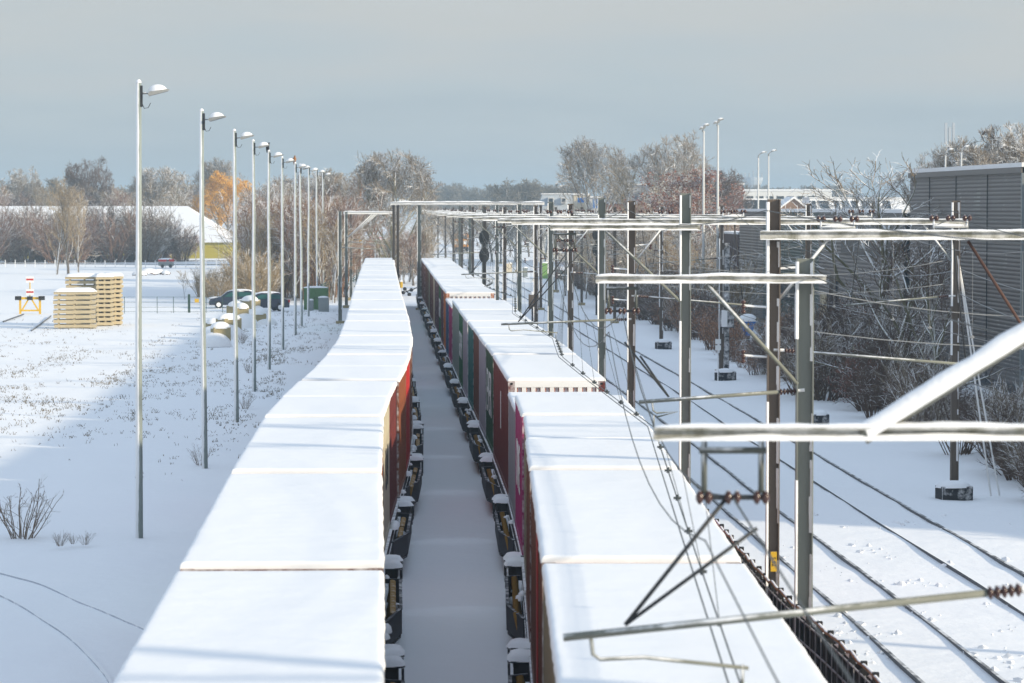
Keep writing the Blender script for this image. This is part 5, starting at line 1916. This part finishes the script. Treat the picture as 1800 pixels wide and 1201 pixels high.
# ------------------------------------------------------------------ the grey hall on the right
def ribbed_wall(p, q, z0, z1, pitch=.26, depth=.05):
    """A wall sheet of horizontal trapezoid ribs from p to q (outside to the right of p -> q)."""
    p, q = Vector((p[0], p[1], 0)), Vector((q[0], q[1], 0))
    u = (q - p).normalized()
    o = Vector((u.y, -u.x, 0))
    prof = []
    z = z0
    while z < z1 - pitch * .5:
        prof += [(0, z), (depth, z + .3 * pitch), (depth, z + .55 * pitch), (0, z + .85 * pitch)]
        z += pitch
    prof.append((0, z1))
    m = MB()
    for h, z in prof:
        a = p + o * h
        b = q + o * h
        m.v += [(a.x, a.y, z), (b.x, b.y, z)]
    m.f = [(2 * i, 2 * i + 1, 2 * i + 3, 2 * i + 2) for i in range(len(prof) - 1)]
    return m

cn = ground(1797, 696)
zt = atd(1797, 292, cn.y).z
df = (zt - 8.4) * F_PX / (365 - 303.5)
cfar = atd(1600, 400, df)
A, B = Vector((cn.x, cn.y)), Vector((cfar.x, df))
t = thing('grey_hall', (A.x, A.y, 0), 0, 'large grey hall clad in ribbed steel with a snowy roof edge', 'hall')
def rel(p):
    return (p[0] - A.x, p[1] - A.y)
wb_ = [A, B, B + Vector((30, 4)), A + Vector((30, 4))]
ribbed_wall(rel(B), rel(A), .4, zt - .3, .19, .026).build('wall', 'cladding_grey', t, recalc=False)
m = MB()
inn = [(p[0] - A.x, p[1] - A.y) for p in wb_]
m.prism([(inn[0][0] + .06, inn[0][1]), (inn[1][0] + .06, inn[1][1] - .02), inn[2], inn[3]], 'z', -.2, zt - .05)
m.build('core', 'cladding_dark', t)
m = MB()
m.prism([(inn[0][0] - .12, inn[0][1] - .1), (inn[1][0] - .12, inn[1][1] + .1), inn[2], inn[3]], 'z', zt - .04, zt + .16)
m.build('roof', 'roof_snow', t)
m = MB()
m.bar((inn[0][0] - .1, inn[0][1], zt - .17), (inn[1][0] - .1, inn[1][1], zt - .17), .08, .25)
m.build('fascia', 'cladding_grey', t)
MB().box(-.12, -.2, -.2, .14, .1, zt - .31).build('corner_trim', 'cab_grey', t)
for f in (.28, .55, .8):
    p_ = Vector(inn[0]).lerp(Vector(inn[1]), f)
    MB().box(p_.x - .06, p_.y - .015, .2, p_.x - .02, p_.y + .015, zt - .31).build('wall_joint', 'cladding_dark', t)
# the near wing of the hall (stands beside the frame; its shadow lies over the tracks)
w0 = Vector((25.2, 71.0))
m = MB()
m.prism([(w0.x - A.x, w0.y - A.y), (w0.x + .5 - A.x, -.4), (45 - A.x, -.4), (45 - A.x, w0.y - A.y)], 'z', -.2, zt)
m.build('near_wing', 'cladding_dark', t)
ribbed_wall((w0.x + .45 - A.x, -.5), (w0.x - .05 - A.x, w0.y - A.y), .4, zt - .3).build('near_wing_wall', 'cladding_grey', t, recalc=False)

# ------------------------------------------------------------------ dark green warehouse beyond it
def line_pt(px):
    k = (px - VPX) / F_PX
    d = (22.3 + .045 * 160) / (k + .045)
    return Vector((k * d, d))
P = [line_pt(x) for x in (1590, 1480, 1440, 1342, 1300)]
t = thing('warehouse', (P[0].x, P[0].y, 0), 0, 'dark green warehouse with grey panels and a flat snowy roof', 'warehouse')
def relw(p):
    return (p[0] - P[0].x, p[1] - P[0].y)
zw = 8.1
for a, b, mm in ((0, 1, 'cladding_grey'), (1, 2, 'cladding_grey'), (2, 3, 'cladding_green'), (3, 4, 'cladding_grey')):
    ribbed_wall(relw(P[b]), relw(P[a]), 0, zw, .22, .03).build('wall', mm, t, recalc=False)
m = MB()
m.prism([(relw(P[0])[0] + .1, relw(P[0])[1]), (relw(P[4])[0] + .1, relw(P[4])[1]), (28, relw(P[4])[1]), (28, 0)], 'z', -.2, zw - .02)
m.build('core', 'cladding_dark', t)
m = MB()
m.prism([(relw(P[0])[0] - .15, relw(P[0])[1]), (relw(P[4])[0] - .15, relw(P[4])[1]), (28, relw(P[4])[1] + .1), (28, -.1)], 'z', zw, zw + .2)
m.build('roof', 'roof_snow', t)
for (pa, pb, z0, z1, mm, nm) in ((1350, 1400, 2.0, 3.6, 'glass', 'window'), (1405, 1432, 1.8, 3.4, 'glass', 'window'), (1446, 1456, .2, 3.0, 'wood_new', 'door'), (1462, 1474, .2, 4.2, 'glass', 'window'), (1482, 1590, 5.6, 6.4, 'cladding_dark', 'dark_band')):
    a, b = relw(line_pt(pa)), relw(line_pt(pb))
    m = MB()
    m.bar((a[0] - .1, a[1], (z0 + z1) / 2), (b[0] - .1, b[1], (z0 + z1) / 2), .06, z1 - z0)
    m.build(nm, mm, t)
a, b = line_pt(1299), line_pt(1264)
t = thing('maroon_stair_tower', (a.x, a.y + .3, 0), 0, 'dark maroon block at the far end of the warehouse', 'building')
zt2 = 6.3
m = MB().prism([(0, 0), (b.x - a.x, b.y - a.y), (b.x - a.x + 8, b.y - a.y + .4), (8, .4)], 'z', -.2, zt2)
m.build('wall', 'maroon', t)
m = MB().prism([(-.1, -.1), (b.x - a.x - .1, b.y - a.y + .1), (b.x - a.x + 8, b.y - a.y + .5), (8, .3)], 'z', zt2 + .002, zt2 + .16)
m.build('roof', 'roof_snow', t)

# ------------------------------------------------------------------ houses on the skyline
def px_house(name, x0, x1, ytop, yeave, d, wallm, label, cat, dep=9, roof='flat', wins=(), roofm='roof_snow', taper=.3, winm='glass', gable=None):
    X0, X1 = atd(x0, 400, d).x, atd(x1, 400, d).x
    z1, ze = atd(x0, ytop, d).z, atd(x0, yeave, d).z
    t = thing(name, (X0, d, 0), 0, label, cat)
    W = X1 - X0
    if roof == 'flat':
        MB().box(0, 0, -.2, W, dep, z1 - .25).build('wall', wallm, t)
        MB().box(-.2, -.2, z1 - .248, W + .2, dep + .2, z1).build('roof', roofm, t)
    elif roof == 'mansard':
        MB().box(0, 0, -.2, W, dep, ze).build('wall', wallm, t)
        k = W * taper
        m = MB()
        m.add([(-.2, -.2, ze + .002), (W + .2, -.2, ze + .002), (W + .2, dep + .2, ze + .002), (-.2, dep + .2, ze + .002), (k, 1.4, z1 - .15), (W - k, 1.4, z1 - .15), (W - k, dep - 1.4, z1 - .15), (k, dep - 1.4, z1 - .15)],
              [(0, 1, 5, 4), (1, 2, 6, 5), (2, 3, 7, 6), (3, 0, 4, 7), (4, 5, 6, 7), (3, 2, 1, 0)])
        m.build('roof', roofm, t)
        MB().box(k - .2, 1.2, z1 - .148, W - k + .2, dep - 1.2, z1).build('roof_snow', 'roof_snow', t)
    elif roof == 'gable':        # gable towards the camera
        MB().prism([(0, -.2), (W, -.2), (W, ze), (W / 2, z1 - .2), (0, ze)], 'y', 0, dep).build('wall', wallm, t)
        for s in (0, 1):
            a, b = ((-.3, ze - .25), (W / 2, z1 - .15)) if s == 0 else ((W + .3, ze - .25), (W / 2, z1 - .15))
            MB().prism([a, b, (b[0], b[1] + .25), (a[0], a[1] + .25)], 'y', -.3, dep + .3).build('roof', roofm, t)
    for (wx0, wx1, wy0, wy1) in wins:
        a, b = atd(wx0, wy0, d), atd(wx1, wy1, d)
        off_ = 0 if b.z < ze or roof == 'flat' else None
        if off_ is None:          # dormer window standing in the roof slope
            o = MB().box(a.x - X0 - .15, -.12, b.z - .15, b.x - X0 + .15, 1.6, a.z + .15).build('dormer', 'render_white' if roofm != 'slate' else 'slate', t)
            MB().box(a.x - X0, -.16, b.z, b.x - X0, -.121, a.z).build('pane', winm, o)
        else:
            o = MB().box(a.x - X0 - .1, -.06, b.z - .1, b.x - X0 + .1, -.002, a.z + .1).build('window', 'render_white', t)
            MB().box(a.x - X0, -.09, b.z, b.x - X0, -.061, a.z).build('pane', winm, o)
    return t
px_house('white_house', 946, 1012, 340, 372, 470, 'render_white', 'white house with a steep snowy mansard roof beside the tall tree', 'house', 10, 'mansard', ((965, 972, 349, 357), (988, 994, 349, 356)), 'haze_shade', .12)  # roof is snow in shade, so its colour is painted grey-blue
px_house('cream_house', 1009, 1036, 340, 345, 455, 'render_cream', 'cream house with a blue window next to the white house', 'house', 9, 'flat', ((1016, 1028, 348, 356),), winm='blue')
px_house('white_annexe', 1038, 1063, 345, 350, 450, 'render_white', 'small white annexe with a blue door beside the cream house', 'house', 8, 'flat', ((1043, 1050, 350, 366),), winm='blue')
px_house('row_house', 1062, 1150, 323, 358, 430, 'brick', 'row house with grey slate mansard and dark upright windows', 'house', 10, 'mansard', ((1074, 1079, 338, 355), (1082, 1087, 338, 355), (1091, 1096, 338, 355), (1125, 1136, 338, 356)), 'slate', .16)
px_house('row_house', 1140, 1256, 323, 358, 433, 'brick', 'row house with a cream snowed tile roof behind the leafy tree', 'house', 10, 'mansard', ((1163, 1182, 338, 350), (1205, 1222, 338, 350)), 'render_cream', .10)
px_house('brick_block', 1254, 1306, 322, 330, 445, 'brick', 'plain maroon brick block with a thin snow line on top', 'building', 10, 'flat')
px_house('long_flat_building', 1304, 1462, 333, 338, 560, 'render_white', 'long flat white building with a band of dark windows', 'building', 14, 'flat', [(1312 + 18 * k, 1324 + 18 * k, 345, 350) for k in range(8)])
px_house('dark_flat_building', 1280, 1350, 349, 352, 480, 'cladding_dark', 'dark low building behind the white street lamps', 'building', 10, 'flat')
px_house('gabled_house', 1368, 1422, 347, 369, 400, 'brick_tan', 'tan brick gabled house with snowy roof edges', 'house', 10, 'gable')
t = px_house('solar_roof_house', 1420, 1610, 347, 371, 420, 'brick_tan', 'long house with dark solar panels on its white roof', 'house', 12, 'mansard', (), 'roof_snow', .03)
X0 = t.location.x
for k, (a, b) in enumerate(((1427, 1438), (1444, 1462), (1469, 1480), (1484, 1496), (1500, 1512), (1518, 1530), (1536, 1550), (1556, 1570))):
    pa, pb = atd(a, 367, 420), atd(b, 353, 420)
    z0, z1 = pa.z, pb.z
    ze, zt_ = atd(1420, 371, 420).z, atd(1420, 347, 420).z - .15
    def yz(z):
        return -.2 + (z - ze) / (zt_ - ze) * 1.6 - .06
    m = MB()
    w_ = pb.x - pa.x
    m.add([(pa.x - X0, yz(z0), z0), (pa.x - X0 + w_ * .8, yz(z0), z0), (pb.x - X0 - w_ * .3, yz(z1), z1), (pa.x - X0 - w_ * .3, yz(z1), z1),
           (pa.x - X0, yz(z0) + .05, z0), (pa.x - X0 + w_ * .8, yz(z0) + .05, z0), (pb.x - X0 - w_ * .3, yz(z1) + .05, z1), (pa.x - X0 - w_ * .3, yz(z1) + .05, z1)],
          [(0, 1, 2, 3), (4, 7, 6, 5), (0, 4, 5, 1), (1, 5, 6, 2), (2, 6, 7, 3), (3, 7, 4, 0)])
    m.build('solar_panel', 'glass', t)

# water tower far away
p = atd(1324, 400, 1500)
t = thing('water_tower', (p.x, 1500, 0), 0, 'pale hazy tower with a crown of pinnacles far beyond the flat building', 'tower')
z1 = atd(1324, 312, 1500).z
MB().lathe([(3.6, -1), (3.6, z1 - 4), (4.8, z1 - 1.5), (4.8, z1)], 16).build('shaft', 'haze_shade', t)
for k in range(5):
    x = -4.2 + k * 2.1
    MB().box(x - .35, -1, z1 + .01, x + .35, 1, z1 + 2.2 + (1.2 if k == 2 else 0)).build('pinnacle', 'haze_shade', t)

# radio mast
p = atd(1668, 400, 330)
zt3 = atd(1668, 216, 330).z
t = thing('radio_mast', (p.x, 330, 0), 0, 'slim lattice radio mast with antennas above the grey hall', 'radio mast')
m = MB()
for sx in (-.35, .35):
    for sy in (-.35, .35):
        m.tube([(sx, sy, -.2), (sx, sy, zt3 - 2.5)], .05, 5)
for k in range(14):
    z = 1 + k * (zt3 - 4) / 14
    m.tube([(-.35, -.35, z), (.35, -.35, z + (zt3 - 4) / 14)], .03, 4)
    m.tube([(.35, .35, z), (-.35, .35, z + (zt3 - 4) / 14)], .03, 4)
m.build('lattice', 'steel_grey', t)
for x in (-.42, .0, .42):
    MB().box(x - .13, -.3, zt3 - 2.4, x + .13, .1, zt3 - (0 if x else .5)).build('antenna', 'haze_shade', t)

# tall white lamps on the right
def street_lamp(px, top, d, kind, label, group):
    p = atd(px, top, d)
    H = p.z
    t = thing('street_lamp', (p.x, d, 0), 0, label, 'street lamp', group)
    MAT.setdefault('lamp_white', paint('frosted_lamp_pole', (.62, .63, .62), (.5, .52, .52), rough=.6))
    MB().tube([(0, 0, -.2), (0, 0, H - .5)], [.11, .07], 10).build('pole', 'lamp_white', t, True)
    if kind == 'flood':
        for dx, dz in ((-.12, -.32), (.16, -.12)):
            o = MB().prism([(dx - .2, H + dz - .12), (dx + .22, H + dz), (dx + .26, H + dz + .1), (dx - .16, H + dz + .06)], 'y', -.18, .18).build('lamp_head', 'lamp_head', t)
            dome(.24, .2, .13, c=(dx + .03, 0, H + dz + .03)).build('snow', 'snow', o, True)
        MB().tube([(-.1, 0, H - .55), (.05, 0, H - .2)], .04, 6).build('bracket', 'lamp_head', t)
    else:
        MB().tube([(0, 0, H - .55), (0, 0, H - .35), (.12, 0, H - .15), (.35, 0, H - .05)], .05, 8).build('arm', 'lamp_head', t, True)
        o = MB().prism([(.3, H - .12), (.75, H + .02), (.75, H + .1), (.3, H)], 'y', -.12, .12).build('lamp_head', 'lamp_head', t)
        dome(.28, .14, .12, c=(.5, 0, H)).build('snow', 'snow', o, True)
    return t
street_lamp(1237, 218, 215, 'flood', 'tall white floodlight pole, shorter of the two by the leafy tree', 'tall floodlights')
street_lamp(1262, 208, 215, 'flood', 'tall white floodlight pole, taller of the two by the leafy tree', 'tall floodlights')
street_lamp(1333, 268, 270, 'arm', 'curved arm street lamp before the hazy tower, shorter of the pair', 'curved street lamps')
street_lamp(1351, 265, 270, 'arm', 'curved arm street lamp before the hazy tower, taller of the pair', 'curved street lamps')
street_lamp(1662, 263, 255, 'arm', 'curved street lamp behind the hall roof, nearer the radio mast', 'curved street lamps')
street_lamp(1690, 258, 255, 'arm', 'curved street lamp behind the hall roof, farther from the radio mast', 'curved street lamps')

# ------------------------------------------------------------------ trackside things on the right
for px, py, w_, lb in ((1166, 611, .9, 'snow capped concrete box at the foot of a far mast'), (1275, 666, .95, 'snow capped concrete box below the black equipment mast'), (1677, 876, .95, 'snow capped trackside box at the foot of the mast by the grey hall'), (1441, 744, .6, 'small trackside box beside the thicket')):
    g = ground(px, py)
    t = thing('trackside_box', (g.x, g.y, -.02), .2, lb, 'trackside box', 'trackside boxes')
    MB().box(-w_ / 2, -.3, -.1, w_ / 2, .3, .38).build('box', 'black_snowy', t, bevel=.02)
    dome(w_ * .58, .38, .2, 14, 4, (0, 0, .34)).build('snow', 'snow', t, True)
g = ground(1277, 655)
t = thing('equipment_mast', (g.x, g.y, 0), 0, 'black mast carrying a snow plastered equipment box', 'mast')
MB().box(-.13, -.1, -.1, .13, .1, 6.6).build('pole', 'black_snowy', t)
MB().box(-.36, -.5, 2.3, .36, -.101, 3.15).build('equipment_box', 'black_snowy', t, bevel=.02)
MB().box(-.30, -.56, 2.35, .0, -.501, 3.2).build('front_snow', 'snow', t, bevel=.02)
g = ground(1262, 667)
t = thing('kilometre_sign', (g.x, g.y, 0), 0, 'thin post with two small white boards beside the black mast', 'sign')
MB().tube([(0, 0, -.1), (0, 0, 1.9)], .03, 8).build('post', 'steel_grey', t)
for z in (1.55, 1.85):
    MB().box(-.14, -.05, z - .12, .14, -.03, z + .12).build('board', 'white', t)
p = atd(1315, 565, 178)
t = thing('blue_bin', (p.x, 178, 0), 0, 'round blue bin with a white snow dome behind the thicket', 'bin')
zb = atd(1315, 582, 178).z
MB().tube([(0, 0, -.1), (0, 0, zb)], .12, 10).build('stand', 'dark_steel', t)
MB().lathe([(.15, zb - .3), (.28, zb), (.48, zb + .55), (.52, zb + .62)], 20).build('body', 'blue', t, True)
MB().lathe([(.07, 0), (.07, .02)], 12, (-.02, -.46, zb + .42), 'y').build('emblem', 'yellow', t)
dome(.62, .62, .45, 20, 7, (0, 0, zb + .58)).build('snow', 'snow', t, True)

# signals with black backboards, relay boxes
def signal(px, ytop, d, label):
    p = atd(px, ytop, d)
    t = thing('railway_signal', (p.x, d, 0), 0, label, 'railway signal', 'railway signals')
    MB().box(-.09, -.09, -.1, .09, .09, p.z - .3).build('post', 'black', t)
    for k, dz in enumerate((-.55, -1.75)):
        z = p.z + dz
        o = MB().prism([(.36 * math.cos(a * PI / 10), z + .52 * math.sin(a * PI / 10)) for a in range(20)], 'y', -.16, -.10).build('backboard', 'black', t)
        for q in (-.22, .02, .26):
            MB().lathe([(.09, -.1), (.09, 0), (.06, .01)], 10, (0, -.17, z + q), 'y').build('lens_hood', 'black', o)
    return t
signal(851, 404, 205, 'black oval signal heads on a post in the middle of the masts')
signal(1049, 400, 235, 'black oval signal heads on a post below the snowy houses')
g = ground(957, 490)
t = thing('lime_cabinet', (g.x, g.y, 0), 0, 'bright lime green cabinet among the distant masts', 'cabinet')
MB().box(-.55, -.4, 0, .55, .4, 1.85).build('body', 'cab_lime', t, bevel=.02)
dome(.6, .45, .15, 12, 4, (0, 0, 1.84)).build('snow', 'snow', t, True)
p = atd(938, 530, 165)
t = thing('relay_box', (p.x, 165, 0), 0, 'brown relay box with snow on it on a short post beside the train', 'relay box')
z0 = atd(938, 543, 165).z
MB().box(-.1, -.1, -.1, .1, .1, z0).build('post', 'black', t)
MB().box(-.28, -.2, z0, .28, .2, z0 + .8).build('box', 'steel_brown', t, bevel=.02)
dome(.3, .24, .18, 12, 4, (0, 0, z0 + .78)).build('snow', 'snow', t, True)
V = [ground(x, y) for x, y in ((975, 486), (1030, 508), (1075, 526), (1112, 541))]
t = thing('green_barrier', tuple(V[0]), 0, 'long dark green barrier with snow along the far side of the tracks', 'fence')
for a, b in zip(V[:-1], V[1:]):
    a, b = a - V[0], b - V[0]
    MB().bar((a.x, a.y, .5), (b.x, b.y, .5), .06, 1.15).build('panel', 'fence_green', t)
    for f in (.02, .35, .68):
        q = a.lerp(b, f)
        MB().box(q.x - .07, q.y - .14, -.1, q.x + .07, q.y - .031, 1.12).build('post', 'fence_green', t)
p = atd(809, 440, 560)
t = thing('orange_locomotive', (p.x, 560, 0), 0, 'orange and yellow locomotive facing the camera far down the tracks', 'locomotive')
MB().box(-1.5, .4, 1.0, 1.5, 15, 3.7).build('body', 'train_yellow', t, bevel=.12)
MB().prism([(.4, 1.0), (-.3, 1.05), (-.25, 2.3), (.4, 3.5)], 'x', -1.42, 1.42).build('nose', 'train_yellow', t)
for x in (-.95, 0, .95):
    MB().box(x - .32, -.42, 1.5, x + .32, -.301, 2.2).build('white_stripe', 'white', t)
MB().box(-1.2, -.12, 2.5, 1.2, .1, 3.2).build('windscreen', 'glass', t)
MB().box(-1.4, -.5, .25, 1.4, 14.8, .98).build('underframe', 'black', t)
dome(1.5, 7.4, .25, c=(0, 7.6, 3.66)).build('snow', 'snow', t, True)
for k, (px, py, w_) in enumerate(((895, 478, .8), (923, 487, .6), (1075, 470, .8))):
    g = ground(px, py)
    t = thing('signal_cabinet', (g.x, g.y, 0), 0, ['pale signal cabinet between far masts, nearest the orange locomotive', 'little dark signal box by the distant masts', 'reddish signal cabinet near the second oval signal'][k], 'cabinet')
    MB().box(-w_ / 2, -.3, 0, w_ / 2, .3, 1.1).build('body', ['render_cream', 'cab_grey', 'red'][k], t)
    dome(w_ * .55, .35, .15, 12, 4, (0, 0, 1.09)).build('snow', 'snow', t, True)
